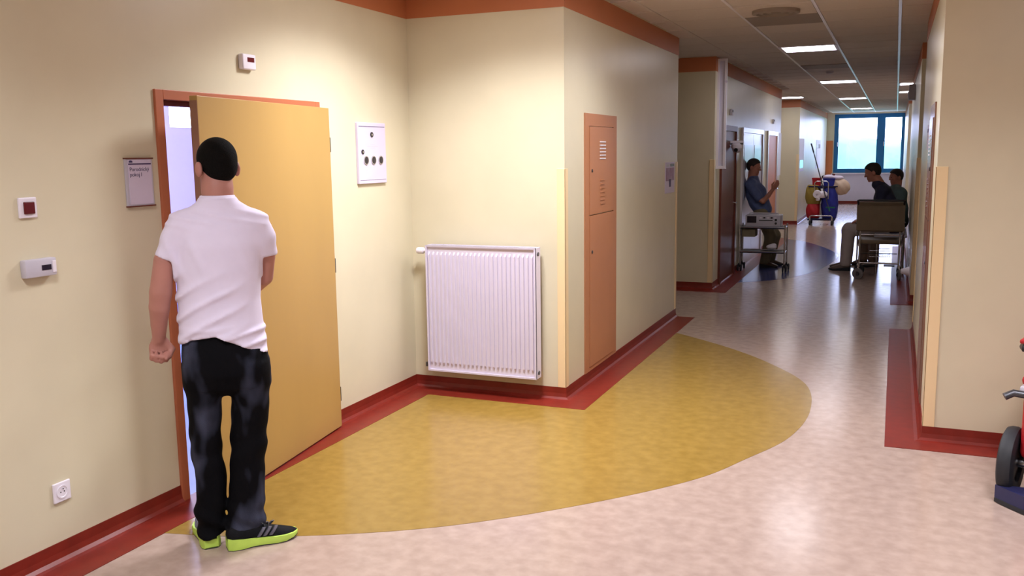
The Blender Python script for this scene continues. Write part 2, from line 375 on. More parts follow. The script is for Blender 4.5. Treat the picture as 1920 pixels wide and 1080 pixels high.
for z in (0.22, 1.05, 1.80):
    MB().cyl((0.03, 0.008, z-0.045), (0.03, 0.008, z+0.045), 0.011, n=12).build('hinge', DSTEEL, leaf, smooth=True)
b = MB(); b.box(0.042, 0.05, -LW+0.04, -LW+0.09, 0.93, 1.15, 0.003); b.tube([(0.05, -LW+0.065, 1.08), (0.10, -LW+0.065, 1.08), (0.105, -LW+0.08, 1.08), (0.105, -LW+0.20, 1.075)], 0.01)
b.build('door_handle', STEEL, leaf, smooth=True)

# ------------------------------------------------------------------ ceiling lights
def ceil_light(x, y, label, hall=None, grp='square ceiling lights in the corridor'):
    t = empty('ceiling_light', (x, y, ZC), label=label, cat='ceiling light', group=grp)
    b = MB(); h = 0.305
    b.box(-h, h, -h, -h+0.03, -0.008, 0.016); b.box(-h, h, h-0.03, h, -0.008, 0.016); b.box(-h, -h+0.03, -h+.03, h-.03, -0.008, 0.016); b.box(h-0.03, h, -h+.03, h-.03, -0.008, 0.016)
    b.build('frame', WHITE, t)
    MB().box(-h+0.03, h-0.03, -h+0.03, h-0.03, -0.004, 0.012).build('diffuser', DIFF, t)
    if hall:
        la = bpy.data.lights.new('lamp_light', 'AREA'); la.shape = 'SQUARE'; la.size = 0.5; la.energy = HALL_POWER*hall; la.color = LAMPCOL; la.spread = math.radians(138)
        lo = bpy.data.objects.new('lamp_light', la); col.objects.link(lo); lo.parent = t; lo.location = (0, 0, -0.006)
    return t
def cellc(c): return TX[c[0]] + PIT/2, TY0 + c[1]*PIT + PIT/2
LL = {(2, 8): 'nearest large lit ceiling light over the corridor', (2, 17): 'second lit ceiling light along the corridor rails', (2, 26): 'third lit ceiling light along the corridor rails', (2, 35): 'farthest lit ceiling light just above the end window', (0, 24): 'lit ceiling light in the left niche above the cleaning cart', (4, 19): 'nearer of two ceiling lights beside the right corridor wall', (4, 23): 'farther of two ceiling lights beside the right corridor wall'}
for c in sorted(lamp_cells): ceil_light(*cellc(c), LL[c])
HLAB = ['hall ceiling light just above the tan door', 'hall ceiling light above the thermostat wall', 'ceiling light between the two wall blocks', 'hall ceiling light above the red floor scrubber', 'hall ceiling light right of the camera', 'hall ceiling light behind the camera']
for k, (x, y, f) in enumerate(HALL_LIGHTS):
    ceil_light(x, y, HLAB[k], f, 'hall ceiling lights')
# round air diffuser
vx, vy = cellc(vent_cell)
t = empty('ceiling_vent', (vx, vy, ZC), label='round air diffuser in a square ceiling panel near the camera', cat='ceiling vent')
MB().box(-0.30, 0.30, -0.30, 0.30, -0.006, 0.016).build('panel', TILE, t)
for r0, r1, z in ((0.19, 0.155, -0.03), (0.14, 0.105, -0.024), (0.09, 0.04, -0.018)):
    MB().lathe([(r0, -0.006), (r0, z), (r1, z-0.006), (r1-0.006, -0.006)], n=40).build('diffuser_ring', GRILLE, t, smooth=True)
t = empty('smoke_detector', (-0.95, 14.4, ZC), label='small round smoke detector on the ceiling between corridor lights', cat='smoke detector')
MB().lathe([(0.055, 0.0), (0.055, -0.015), (0.04, -0.035), (0.0, -0.04)]).build('housing', GREYP, t, smooth=True)
MB().lathe([(0.041, -0.02), (0.05, -0.024), (0.041, -0.028)]).build('sensor_ring', BLACK, t, smooth=True)

# ------------------------------------------------------------------ radiator
rad = empty('radiator', (-3.10, YF, 0.164), label='white ribbed panel radiator on the cream wall block', cat='radiator')
RW, RH, RD = 0.852, 0.924, 0.10
y1, y0 = -0.045, -0.045-RD
def ribpanel(mb, ya, depth, x0, x1, z0, z1, n):
    # vertical pressed channels with rounded ends
    step = (x1-x0)/n
    xs, hs = [], []
    for i in range(n):
        for u, hgt in ((0.0, 0), (0.22, 0), (0.34, 1), (0.66, 1), (0.78, 0)):
            xs.append(x0+(i+u)*step); hs.append(hgt)
    xs.append(x1); hs.append(0)
    zl = [(z0, 0), (z0+0.035, 0), (z0+0.055, 1), (z1-0.055, 1), (z1-0.035, 0), (z1, 0)]
    V = [[mb.bm.verts.new((x, ya - depth*h*zz, z)) for x, h in zip(xs, hs)] for z, zz in zl]
    for a, bb in zip(V, V[1:]):
        for k in range(len(a)-1): mb.bm.faces.new((a[k], a[k+1], bb[k+1], bb[k]))
b = MB(); ribpanel(b, y0+0.014, 0.013, 0.012, RW-0.012, 0.012, RH-0.012, 25); b.build('front_panel', WHITE, rad)
b = MB(); ribpanel(b, y1-0.004, 0.012, 0.012, RW-0.012, 0.012, RH-0.012, 25); b.build('rear_panel', WHITE, rad)
for x in (0.0, RW-0.006): MB().box(x, x+0.006, y0, y1, 0.0, RH, 0.002).build('side_cover', WHITE, rad)
b = MB(); b.box(0, RW, y0, y0+0.016, RH-0.006, RH); b.box(0, RW, y1-0.012, y1, RH-0.006, RH)
for k in range(60): b.box(0.01+k*0.014, 0.016+k*0.014, y0+0.016, y1-0.012, RH-0.005, RH-0.001)
b.build('top_grille', WHITE, rad)
b = MB(); framebox(b, 0, RW, 0, RH, 0.012, y0+0.002, y0+0.015); b.build('front_rim', WHITE, rad)
for z in (0.04, RH-0.045): MB().cyl((RW-0.002, y0+0.05, z), (RW+0.006, y0+0.05, z), 0.014, n=14).build('plug', DSTEEL, rad, smooth=True)
for x in (0.16, RW-0.16): MB().box(x-0.02, x+0.02, y1, -0.0005, 0.1, RH-0.1).build('wall_bracket', WHITE, rad)
MB().lathe([(0.012, 0.0), (0.012, 0.02), (0.021, 0.024), (0.024, 0.03), (0.024, 0.068), (0.02, 0.078), (0.0, 0.08)], (-0.012, y0+0.05, RH-0.045), (-1, 0, 0), 18).build('valve_knob', WPLAST, rad, smooth=True)
MB().tube([(0.0, y0+0.05, RH-0.045), (-0.02, y0+0.05, RH-0.045), (-0.022, y0+0.06, RH-0.06), (-0.022, -0.002, RH-0.07)], 0.009).build('valve_pipe', STEEL, rad, smooth=True)
MB().tube([(0.0, y0+0.05, 0.035), (-0.035, y0+0.05, 0.035), (-0.037, -0.002, 0.035)], 0.009).cyl((-0.03, y0+0.05, 0.02), (-0.03, y0+0.05, 0.05), 0.013, n=10).build('return_pipe', DSTEEL, rad, smooth=True)

# ------------------------------------------------------------------ left wall fittings (local: X out of wall, Y along wall, Z up)
sg = empty('door_sign', (XL, 3.197, 1.508), label='lilac door sign reading Porodnicky pokoj beside the orange frame', cat='sign')
MB().box(0, 0.012, 0, 0.165, 0, 0.228, 0.002).build('backing', GREYP, sg)
MB().box(0.012, 0.0145, 0.014, 0.153, 0.012, 0.220).build('panel', PAPER, sg)
for z in (0.0, 0.222): MB().box(0, 0.018, -0.002, 0.167, z, z+0.006).build('edge_strip', BROWN, sg)
MB().box(0.0145, 0.0152, 0.014, 0.153, 0.196, 0.202).build('printed_bar', PURPLE, sg)
MW = Matrix(((0,0,1,0.0148),(1,0,0,0),(0,1,0,0),(0,0,0,1)))
text('Porodnick\u00fd', 0.026, INK, 'lettering', sg, Matrix.Translation((0, 0.02, 0.166)) @ MW)
text('pokoj I', 0.026, INK, 'lettering', sg, Matrix.Translation((0, 0.02, 0.142)) @ MW)
MB().prism([(0, 0), (0.022, 0), (0.022, 0.006), (0.016, 0.010), (0.006, 0.010), (0, 0.006)], 0, 0.0006).xf(Matrix.Translation((0, 0.018, 0.206)) @ MW).build('logo', INK, sg)

sw = empty('light_switch', (XL, 2.626, 1.497), label='square white switch with a dark red rocker', cat='switch')
MB().box(0, 0.012, 0, 0.084, 0, 0.084, 0.004).build('plate', WPLAST, sw)
MB().box(0.010, 0.020, 0.019, 0.068, 0.016, 0.066, 0.003).build('rocker', DARKRED, sw)
th = empty('thermostat', (XL, 2.612, 1.252), label='flat white wall thermostat with a small dark display', cat='thermostat')
MB().box(0, 0.034, 0, 0.150, 0, 0.075, 0.006).build('housing', GREYP, th, smooth=True)
MB().box(0.033, 0.0355, 0.076, 0.122, 0.026, 0.048).build('display', SCREEN, th)
MB().box(0.033, 0.037, 0.128, 0.146, 0.012, 0.062, 0.002).build('side_button', WPLAST, th)
so = empty('wall_socket', (XL, 2.666, 0.264), label='white wall socket low above the red skirting', cat='socket')
MB().box(0, 0.010, 0, 0.088, 0, 0.088, 0.004).build('plate', WPLAST, so)
MB().lathe([(0.030, 0.009), (0.030, 0.0125), (0.024, 0.0125), (0.022, 0.0105), (0.0, 0.0105)], (0, 0.044, 0.044), (1, 0, 0), 24).build('socket_ring', WPLAST, so, smooth=True)
for a in (-0.009, 0.009): MB().cyl((0.0104, 0.044+a, 0.044), (0.0112, 0.044+a, 0.044), 0.003, n=8).build('socket_hole', BLACK, so)
MB().cyl((0.0104, 0.044, 0.058), (0.018, 0.044, 0.058), 0.0025, n=8).build('earth_pin', STEEL, so)
ks = empty('call_indicator', (XL, 4.04, 2.20), label='small white signal box with a dark red window above the door', cat='signal box')
MB().box(0, 0.035, 0, 0.11, 0, 0.082, 0.008, 3).build('housing', WPLAST, ks, smooth=True)
MB().box(0.034, 0.0365, 0.036, 0.092, 0.040, 0.064).build('indicator_window', DARKRED, ks)
db = empty('control_box', (XL, 5.172, 1.545), label='white gas valve box with three round dark gauges near the corner', cat='control box')
MB().box(0, 0.02, 0, 0.352, 0, 0.404, 0.003).build('cover', PAPER, db)
for z, hh in ((0.376, 0.004), (0.022, 0.0022)): MB().box(0.0195, 0.0206, 0.012, 0.34, z, z+hh).build('cover_groove', PURPLE, db)
for yy in (0.088, 0.182, 0.275):
    d = MB().lathe([(0.029, 0.019), (0.029, 0.026), (0.0, 0.026)], (0, yy, 0.155), (1, 0, 0), 24).build('gauge', STEEL, db, smooth=True)
    MB().lathe([(0.024, 0.0262), (0.0, 0.0272)], (0, yy, 0.155), (1, 0, 0), 24).build('gauge_dial', SCREEN, d)
for yy, zz, r in ((0.170, 0.325, 0.018), (0.05, 0.21, 0.016)):
    d = MB().lathe([(r, 0.019), (r, 0.024), (0.0, 0.025)], (0, yy, zz), (1, 0, 0), 20).build('key_lock', SCREEN, db, smooth=True)
    MB().lathe([(r*.4, 0.0252), (0.0, 0.027)], (0, yy, zz), (1, 0, 0), 12).build('key_slot', STEEL, d)
for yy, wd, z in ((0.155, 0.05, 0.258), (0.115, 0.13, 0.246), (0.15, 0.055, 0.234)): MB().box(0.0198, 0.0204, yy, yy+wd, z, z+0.003).build('printed_line', GREYP, db)

# ------------------------------------------------------------------ steel cabinets in the wall blocks
def cabinet(x, sx, y0, label, m):
    c = empty('wall_cabinet', (x, y0, ZS), label=label, cat='cabinet')
    Wd, Hd = 0.81, 2.015-ZS
    def bx(mb, xa, xb, *q):
        lo_, hi_ = sorted((sx*xa, sx*xb)); return mb.box(lo_, hi_, *q)
    b = MB(); t = 0.09
    for q in ((0, t, 0, Hd), (Wd-t, Wd, 0, Hd), (t, Wd-t, Hd-t, Hd), (t, Wd-t, 0, 0.03)): bx(b, -0.01, 0.010, *q)
    b.build('cabinet_frame', m, c)
    for k, (z0, z1) in enumerate(((0.035, 1.178), (1.186, Hd-t-0.004))):
        b = MB(); bx(b, -0.01, 0.016, t+0.004, Wd-t-0.004, z0, z1); d = b.build('cabinet_door', m, c)
        for zb in ((z1-0.24, ) if k else ()):
            for i in range(6):
                b = MB(); bx(b, 0.015, 0.022, Wd/2-0.07, Wd/2+0.07, zb+i*0.025, zb+i*0.025+0.009); b.build('louvre', TBAR if k else m, d)  # upper louvres coloured white to carry the highlights on the slats
        b = MB(); b.cyl((sx*0.015, t+0.05, (z0+z1)/2 + (0.0 if k else 0.3)), (sx*0.022, t+0.05, (z0+z1)/2+(0.0 if k else 0.3)), 0.012, n=12); b.build('door_lock', DSTEEL, d)
    if True:
        for zb in (1.25, ):
            for i in range(7):
                b = MB(); bx(b, 0.015, 0.021, Wd/2-0.06, Wd/2+0.06, zb+i*0.03, zb+i*0.03+0.009); b.build('louvre', m, c)
    return c
cabinet(XB, 1, 6.322, 'tall orange steel wall cabinet with louvres beside the radiator block', CABM)
cabinet(XR, -1, 6.30, 'tall brown steel cabinet on the edge of the right wall block', CABR)

def notice(x, sx, y0, y1, z0, z1, label, rows):
    n = empty('notice', (x, y0, z0), label=label, cat='notice')
    def bx(xa, xb, *q):
        lo_, hi_ = sorted((sx*xa, sx*xb)); return MB().box(lo_, hi_, *q)
    Wd, Hd = y1-y0, z1-z0
    bx(0.0005, 0.006, 0, Wd, 0, Hd).build('sheet', PAPER, n)
    for u0, u1, v0, v1, m in rows: bx(0.006, 0.0066, u0*Wd, u1*Wd, v0*Hd, v1*Hd).build('printed_block', m, n)
notice(XB, 1, 8.85, 9.25, 1.32, 1.625, 'purple printed notice at the far end of the left wall block', [(0.5, .95, .86, .95, SCREEN), (.05, .95, .40, .82, PAPERP), (.4, .6, .2, .45, PURPLE), (.1, .4, .86, .93, GREYP)])
notice(XR, -1, 7.45, 7.75, 1.72, 1.90, 'white notice on the right wall block above the cabinet edge', [(.1, .9, .7, .85, PURPLE)])
notice(XLC, 1, 22.2, 23.3, 1.22, 1.99, 'glossy white notice board on the far left wall', [(.1, .9, .1, .35, FROST)])
notice(XLC, 1, 27.0, 28.6, 1.2, 2.0, 'last white notice board before the end window', [(.1, .9, .7, .85, FROST)])
tag(MB().box(XLC+0.003, -1.87, YEND-0.03, YEND-0.001, 0.35, 2.0).build('hose_cabinet', DOORO), 'flat orange cabinet on the end wall left of the window', 'cabinet')

# ------------------------------------------------------------------ corridor doors on the left
def side_door(n, y0, y1, z1, leafm, framem, label, leaves=1, glazed=False):
    d = empty('door_%d' % n, (XLC, y0, 0), label=label, cat='door', kind='structure')
    Wd = y1-y0; b = MB(); t = 0.07
    b.box(-0.02, 0.03, 0, t, 0, z1); b.box(-0.02, 0.03, Wd-t, Wd, 0, z1); b.box(-0.02, 0.03, t, Wd-t, z1-t, z1); b.build('door_frame', framem, d)
    lw = (Wd-2*t)/leaves
    for k in range(leaves):
        l = MB().box(-0.015, 0.012, t+k*lw+0.003, t+(k+1)*lw-0.003, 0.01, z1-t-0.003).build('door_leaf', leafm, d)
        if glazed:
            MB().box(0.012, 0.016, t+k*lw+0.14, t+(k+1)*lw-0.14, 1.0, z1-t-0.18).build('pane', FROST, l)
        yy = t+(k+1)*lw-0.09 if k == 0 else t+k*lw+0.09
        MB().tube([(0.012, yy, 1.02), (0.06, yy, 1.02), (0.06, yy-0.11, 1.02)], 0.009).build('door_handle', STEEL, l, smooth=True)
side_door(2, 11.80, 13.0, 2.06, BROWN, BROWN, 'dark brown door behind the dome camera')
side_door(3, 13.55, 15.75, 2.06, DOORW, DOORW, 'white glazed double door behind the leaning man', 2, True)
side_door(4, 16.35, 17.75, 2.06, DOORO, DOORW, 'orange door in a white frame right of the leaning man')
tag(MB().box(XLC, XLC+0.025, 17.8, 18.3, 1.25, 2.05, 0.004).build('wall_panel', WPLAST), 'narrow white wall panel right of the orange corridor door', 'panel')

# projecting sign, camera
ps = empty('projecting_sign', (XLC, 11.55, 1.52), label='tall white projecting panel fixed high on the corridor corner', cat='sign')
b = MB(); framebox(b, 0.0, 0.115, 0, 1.33, 0.026, -0.02, 0.02); b.build('sign_frame', WPLAST, ps)
MB().box(0.026, 0.089, -0.006, 0.006, 0.026, 1.304).build('sign_panel', FROST, ps)
MB().box(-0.001, 0.12, -0.03, 0.03, -0.012, 0.0).build('bottom_bar', WPLAST, ps)
MB().cyl((0.108, -0.021, 1.05), (0.108, -0.024, 1.05), 0.016, n=12).build('lamp_spot', WHITE, ps)
cm = empty('security_camera', (XLC, 12.55, 1.70), label='white dome camera on a wall bracket in front of the brown door', cat='camera')
MB().box(0.0, 0.14, -0.03, 0.03, 0.10, 0.125, 0.004).build('bracket', WPLAST, cm)
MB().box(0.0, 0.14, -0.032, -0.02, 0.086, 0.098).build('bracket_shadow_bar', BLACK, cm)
MB().lathe([(0.045, 0.10), (0.058, 0.085), (0.058, 0.06), (0.05, 0.045)], (0.07, 0, 0), n=24).build('collar', WPLAST, cm, smooth=True)
MB().lathe([(0.047, 0.05), (0.045, 0.03), (0.032, 0.01), (0.0, 0.0)], (0.07, 0, 0), n=24).build('dome', GREYP, cm, smooth=True)
MB().cyl((0.07, -0.03, 0.035), (0.07, -0.052, 0.028), 0.02, n=16).build('lens', BLACK, cm, smooth=True)
cm.scale = (1.3, 1.3, 1.3)
tag(MB().tube([tuple(p) for p in spline([(XLC+0.002, 11.56, 1.88), (XLC+0.05, 11.9, 1.845), (XLC+0.02, 12.2, 1.86), (XLC+0.004, 12.5, 1.855)], 6)], 0.008, 8).build('camera_cable', BLACK, smooth=True), 'short black cable leading to the dome camera', 'cable')
def wsensor(y, z, label):
    s = empty('wall_sensor', (XLC, y, z), label=label, cat='sensor')
    MB().box(0, 0.03, -0.05, 0.05, -0.04, 0.04, 0.006).build('housing', GREYP, s); MB().box(0.03, 0.034, -0.03, 0.03, 0.0, 0.03).build('sensor_lens', BLACK, s)
wsensor(12.55, 2.24, 'tiny wall sensor above the brown door'); wsensor(17.1, 2.24, 'tiny wall sensor above the orange corridor door')
s = empty('emergency_light', (XRC, 14.6, 2.42), label='grey box lamp high on the right corridor wall', cat='lamp')
MB().box(-0.09, 0, -0.12, 0.12, 0, 0.22, 0.01).build('housing', GREYP, s); MB().box(-0.10, -0.09, -0.09, 0.09, 0.03, 0.12).build('lens', FROST, s)
s = empty('wall_dispenser', (XRC, 11.75, 0.20), label='small white cone shaped holder low beside the wheelchair', cat='holder')
MB().lathe([(0.06, 0.0), (0.055, 0.02), (0.028, 0.10), (0.02, 0.105), (0.0, 0.105)], (0, 0, 0.075), (-1, 0, 0), 20).build('cone', WPLAST, s, smooth=True)
MB().box(-0.01, 0, -0.07, 0.07, 0.0, 0.15, 0.003).build('mount', GREYP, s)
# ------------------------------------------------------------------ organic shapes: signed distance fields -> surface nets
class SDF:
    def __init__(s, lo, hi, h):
        s.h = h; s.lo = np.array(lo, np.float32); n = np.ceil((np.array(hi)-np.array(lo))/h).astype(int)+1
        s.ax = [s.lo[i] + h*np.arange(n[i], dtype=np.float32) for i in range(3)]
        s.D = np.full(tuple(n), 0.25, np.float32)
    def _slice(s, lo, hi, pad):
        sl = []
        for i in range(3):
            a = int(max(0, math.floor((lo[i]-pad-s.lo[i])/s.h))); b = int(min(len(s.ax[i]), math.ceil((hi[i]+pad-s.lo[i])/s.h)+1))
            if b <= a: return None
            sl.append(slice(a, b))
        return tuple(sl)
    def _pts(s, sl): return np.meshgrid(s.ax[0][sl[0]], s.ax[1][sl[1]], s.ax[2][sl[2]], indexing='ij', sparse=True)
    def _add(s, lo, hi, f, k, sub=False):
        sl = s._slice(lo, hi, 0.06+k)
        if sl is None: return s
        X, Y, Z = s._pts(sl); d = f(X, Y, Z).astype(np.float32); e = s.D[sl]
        if sub:
            d = -d; hh = np.clip(0.5-0.5*(d-e)/max(k, 1e-6)*-1, 0, 1) if k else None
            s.D[sl] = np.maximum(e, d) if not k else (d*hh + e*(1-hh) + k*hh*(1-hh))
        elif k <= 0: s.D[sl] = np.minimum(e, d)
        else:
            hh = np.clip(0.5+0.5*(e-d)/k, 0, 1); s.D[sl] = e*(1-hh)+d*hh - k*hh*(1-hh)
        return s
    def cap(s, a, b, ra, rb=None, k=0.02, sub=False, flat=None):
        rb = ra if rb is None else rb; a = np.array(a, float); b = np.array(b, float); ab = b-a; L2 = float(ab@ab)+1e-12; R = max(ra, rb)
        def f(X, Y, Z):
            px, py, pz = X-a[0], Y-a[1], Z-a[2]
            t = np.clip((px*ab[0]+py*ab[1]+pz*ab[2])/L2, 0, 1)
            return np.sqrt((px-t*ab[0])**2+(py-t*ab[1])**2+(pz-t*ab[2])**2) - (ra+(rb-ra)*t)
        return s._add(np.minimum(a, b)-R, np.maximum(a, b)+R, f, k, sub)
    def chain(s, pts, rs, k=0.02):
        for i in range(len(pts)-1): s.cap(pts[i], pts[i+1], rs[i], rs[i+1], k)
        return s
    def ell(s, c, r, M=None, k=0.02, sub=False):
        c = np.array(c, float); M = np.eye(3) if M is None else np.array(M, float); R = max(r)
        def f(X, Y, Z):
            px, py, pz = X-c[0], Y-c[1], Z-c[2]
            q = [(px*M[i][0]+py*M[i][1]+pz*M[i][2]) for i in range(3)]
            k0 = np.sqrt((q[0]/r[0])**2+(q[1]/r[1])**2+(q[2]/r[2])**2)
            k1 = np.sqrt((q[0]/r[0]**2)**2+(q[1]/r[1]**2)**2+(q[2]/r[2]**2)**2)
            return k0*(k0-1)/np.maximum(k1, 1e-4)
        return s._add(c-R, c+R, f, k, sub)
    def loft(s, rows, p=2.3, k=0.02):
        rows = sorted(rows); z = np.array([r[0] for r in rows]); A = np.array([r[1:] for r in rows])
        lo = [min(A[:, 0]-A[:, 2]), min(A[:, 1]-A[:, 3]), z[0]]; hi = [max(A[:, 0]+A[:, 2]), max(A[:, 1]+A[:, 3]), z[-1]]
        def f(X, Y, Z):
            cx, cy, a, c = [np.interp(Z, z, A[:, i]) for i in range(4)]
            q = (np.abs((X-cx)/a)**p + np.abs((Y-cy)/c)**p)**(1/p)
            return np.maximum((q-1)*np.minimum(a, c), np.maximum(Z-z[-1], z[0]-Z))
        return s._add(lo, hi, f, k)
    def keep(s, f, k=0.0):      # intersect with f(X,Y,Z) <= 0
        X, Y, Z = np.meshgrid(*s.ax, indexing='ij', sparse=True); s.D = np.maximum(s.D, f(X, Y, Z).astype(np.float32)); return s
    def disp(s, f):
        X, Y, Z = np.meshgrid(*s.ax, indexing='ij', sparse=True); s.D = s.D + f(X, Y, Z).astype(np.float32); return s
    def build(s, name, m, parent, smooth_it=2, **kw):
        D = s.D; D[0], D[-1] = 1, 1; D[:, 0], D[:, -1] = 1, 1; D[:, :, 0], D[:, :, -1] = 1, 1
        S = D < 0; n = D.shape
        def sl(o): return tuple(slice(o[i], n[i]-1+o[i]) for i in range(3))
        cnt = np.zeros((n[0]-1, n[1]-1, n[2]-1), np.int8)
        for o in np.ndindex(2, 2, 2): cnt += S[sl(o)]
        mask = (cnt > 0) & (cnt < 8); idx = np.full(mask.shape, -1, np.int64); cells = np.argwhere(mask); idx[mask] = np.arange(len(cells))
        acc = np.zeros((len(cells), 3)); num = np.zeros(len(cells))
        for axis in range(3):
            for o in np.ndindex(2, 2):
                oa = list(o); oa.insert(axis, 0); ob = list(oa); ob[axis] = 1
                da = D[sl(oa)][mask]; dbb = D[sl(ob)][mask]; cr = (da < 0) != (dbb < 0)
                t = da[cr]/(da[cr]-dbb[cr]); p = np.tile(np.array(oa, float), (cr.sum(), 1)); p[:, axis] += t
                acc[cr] += p; num[cr] += 1
        V = (cells + acc/num[:, None])*s.h + s.lo
        F = []
        for axis in range(3):
            u, v = (axis+1) % 3, (axis+2) % 3
            a = [slice(None)]*3; bb = [slice(None)]*3; a[axis] = slice(0, n[axis]-1); bb[axis] = slice(1, n[axis])
            cr = S[tuple(a)] != S[tuple(bb)]; e = np.argwhere(cr); pos = S[tuple(a)][cr]
            ok = (e[:, u] > 0) & (e[:, v] > 0) & (e[:, u] < n[u]-1) & (e[:, v] < n[v]-1); e = e[ok]; pos = pos[ok]
            q = []
            for du, dv in ((1, 1), (0, 1), (0, 0), (1, 0)):
                c = e.copy(); c[:, u] -= du; c[:, v] -= dv; q.append(idx[c[:, 0], c[:, 1], c[:, 2]])
            q = np.stack(q, 1); q[~pos] = q[~pos][:, ::-1]; F.append(q)
        F = np.concatenate(F)
        for _ in range(smooth_it):
            sm = np.zeros_like(V); c = np.zeros(len(V))
            for i in range(4):
                np.add.at(sm, F[:, i], V[F[:, (i+1) % 4]] + V[F[:, (i+3) % 4]]); np.add.at(c, F[:, i], 2)
            V = 0.45*V + 0.55*sm/c[:, None]
        me = bpy.data.meshes.new(name); me.from_pydata(V.tolist(), [], F.tolist()); me.update()
        return link(name, me, m, parent, 'all', **kw)

def frame_of(face, tilt=0.0):
    f = np.array(face, float); f /= np.linalg.norm(f); z = np.array((0, 0, 1.0)); r = np.cross(f, z); r /= np.linalg.norm(r); u = np.cross(r, f)
    return np.array((r, f, u))
def add_head(S, c, face, sc=1.0):
    M = frame_of(face); c = np.array(c, float)
    def P(x, y, z): return c + sc*(x*M[0]+y*M[1]+z*M[2])
    def E(p, r, k=0.02, sub=False): S.ell(P(*p), [sc*v for v in r], M, k*sc, sub)
    E((0, -0.002, 0.03), (0.074, 0.094, 0.086)); E((0, 0.028, -0.042), (0.057, 0.064, 0.075), 0.03); E((0, 0.074, -0.098), (0.022, 0.02, 0.018), 0.02)
    E((0, 0.082, 0.026), (0.05, 0.018, 0.012), 0.015)
    S.cap(P(0, 0.088, 0.012), P(0, 0.11, -0.026), 0.007*sc, 0.013*sc, 0.008*sc)
    for s_ in (-1, 1):
        E((s_*0.088, -0.008, -0.012), (0.015, 0.024, 0.036), 0.006); E((s_*0.03, 0.087, -0.012), (0.03, 0.012, 0.02), 0.02)
    E((0, 0.088, -0.062), (0.024, 0.011, 0.007), 0.006); E((0, 0.086, -0.074), (0.02, 0.011, 0.007), 0.006)
    return M, P
def add_hair(name, parent, c, face, m, sc=1.0, h=0.006, thick=1.0, nape=-0.062, slope=0.78):
    M = frame_of(face); c = np.array(c, float); S = SDF(c-0.15*sc, c+0.16*sc, h)
    def P(x, y, z): return c + sc*(x*M[0]+y*M[1]+z*M[2])
    S.ell(P(0, -0.006, 0.034), [sc*(0.0785+0.004*thick), sc*(0.099+0.005*thick), sc*(0.087+0.006*thick)], M)
    S.ell(P(0, -0.045, -0.012), [sc*0.066, sc*0.056, sc*0.06], M, 0.02)
    def cut(X, Y, Z):
        px, py, pz = X-c[0], Y-c[1], Z-c[2]
        ly = (px*M[1][0]+py*M[1][1]+pz*M[1][2])/sc; lz = (px*M[2][0]+py*M[2][1]+pz*M[2][2])/sc
        lx = (px*M[0][0]+py*M[0][1]+pz*M[0][2])/sc
        return sc*np.maximum((nape + (ly+0.075)*slope + 0.02*np.sin(ly*30)) - lz, np.where(lz < 0.0, np.abs(lx) - (0.086 + lz*0.62), -1.0))
    S.keep(cut)
    o = S.build(name, m, parent, 1)
    return o
def add_eyes(parent, P, M, sc, m):
    for s_ in (-1, 1):
        b = MB(); bmesh.ops.create_uvsphere(b.bm, u_segments=12, v_segments=8, radius=0.0085*sc); p = P(s_*0.031, 0.0925, 0.006); b.xf(Matrix.Translation(p)); b.build('eye', m, parent, smooth='all')
def add_hand(S, wrist, d, n, t, curl=(0.3, 0.4, 0.3), sc=1.0, thumb_curl=0.4):
    d = np.array(d, float); d /= np.linalg.norm(d); n = np.array(n, float); n -= d*(n@d); n /= np.linalg.norm(n); t = np.array(t, float); t -= d*(t@d)+n*(t@n); t /= np.linalg.norm(t)
    w_ = np.array(wrist, float)
    S.ell(w_+d*0.045*sc, (0.041*sc, 0.048*sc, 0.017*sc), np.array((t, d, n)), 0.015*sc)
    for i, (o, L) in enumerate(((0.030, 0.072), (0.010, 0.080), (-0.010, 0.076), (-0.029, 0.060))):
        p = w_ + d*(0.082-0.004*abs(i-1))*sc + t*o*sc; a = 0.0; r = 0.0098*sc
        for k_, fr in enumerate((0.45, 0.30, 0.25)):
            a += curl[k_]; q = p + sc*L*fr*(math.cos(a)*d + math.sin(a)*n)
            S.cap(p, q, r, r*0.93, 0.006*sc); p = q; r *= 0.93
    b = w_ + d*0.018*sc + t*0.026*sc; e1 = b + sc*(0.028*t + 0.030*d + 0.008*n); e2 = e1 + sc*0.034*(math.cos(thumb_curl)*d + math.sin(thumb_curl)*(n-0.5*t)); e3 = e2 + sc*0.024*(math.cos(thumb_curl*1.8)*d + math.sin(thumb_curl*1.8)*(n-0.6*t))
    S.chain([b, e1, e2, e3], [0.017*sc, 0.0125*sc, 0.0105*sc, 0.009*sc], 0.008*sc)

SKIN = mat('skin', (178, 124, 112), 0.5, noise=0.05, scale=12, bump=0.05, bscale=150, spec=0.35)
SKIN2 = mat('tanned_skin', (182, 124, 104), 0.5, noise=0.05, scale=12, spec=0.35)
HAIR = mat('black_short_hair', (11, 9, 8), 0.85, noise=0.25, scale=120, bump=0.5, bscale=260, spec=0.12)
HAIR2 = mat('dark_brown_hair', (40, 30, 26), 0.7, noise=0.25, scale=120, bump=0.4, bscale=200)
EYE = mat('dark_eye', (30, 22, 20), 0.2, noise=0.05, scale=50)
TSHIRT = mat('white_cotton', (224, 216, 238), 0.85, noise=0.015, scale=18, bump=0.06, bscale=500)
SOLE = mat('lime_sole_foam', (190, 224, 96), 0.55, noise=0.05, scale=25)
SHOEB = mat('black_shoe_mesh', (12, 12, 17), 0.65, noise=0.2, scale=60, bump=0.2, bscale=300, spec=0.15)
STRIPE = mat('grey_shoe_stripe', (92, 90, 102), 0.4, noise=0.05, scale=40)
LEATH = mat('brown_leather', (92, 70, 56), 0.45, noise=0.1, scale=20)
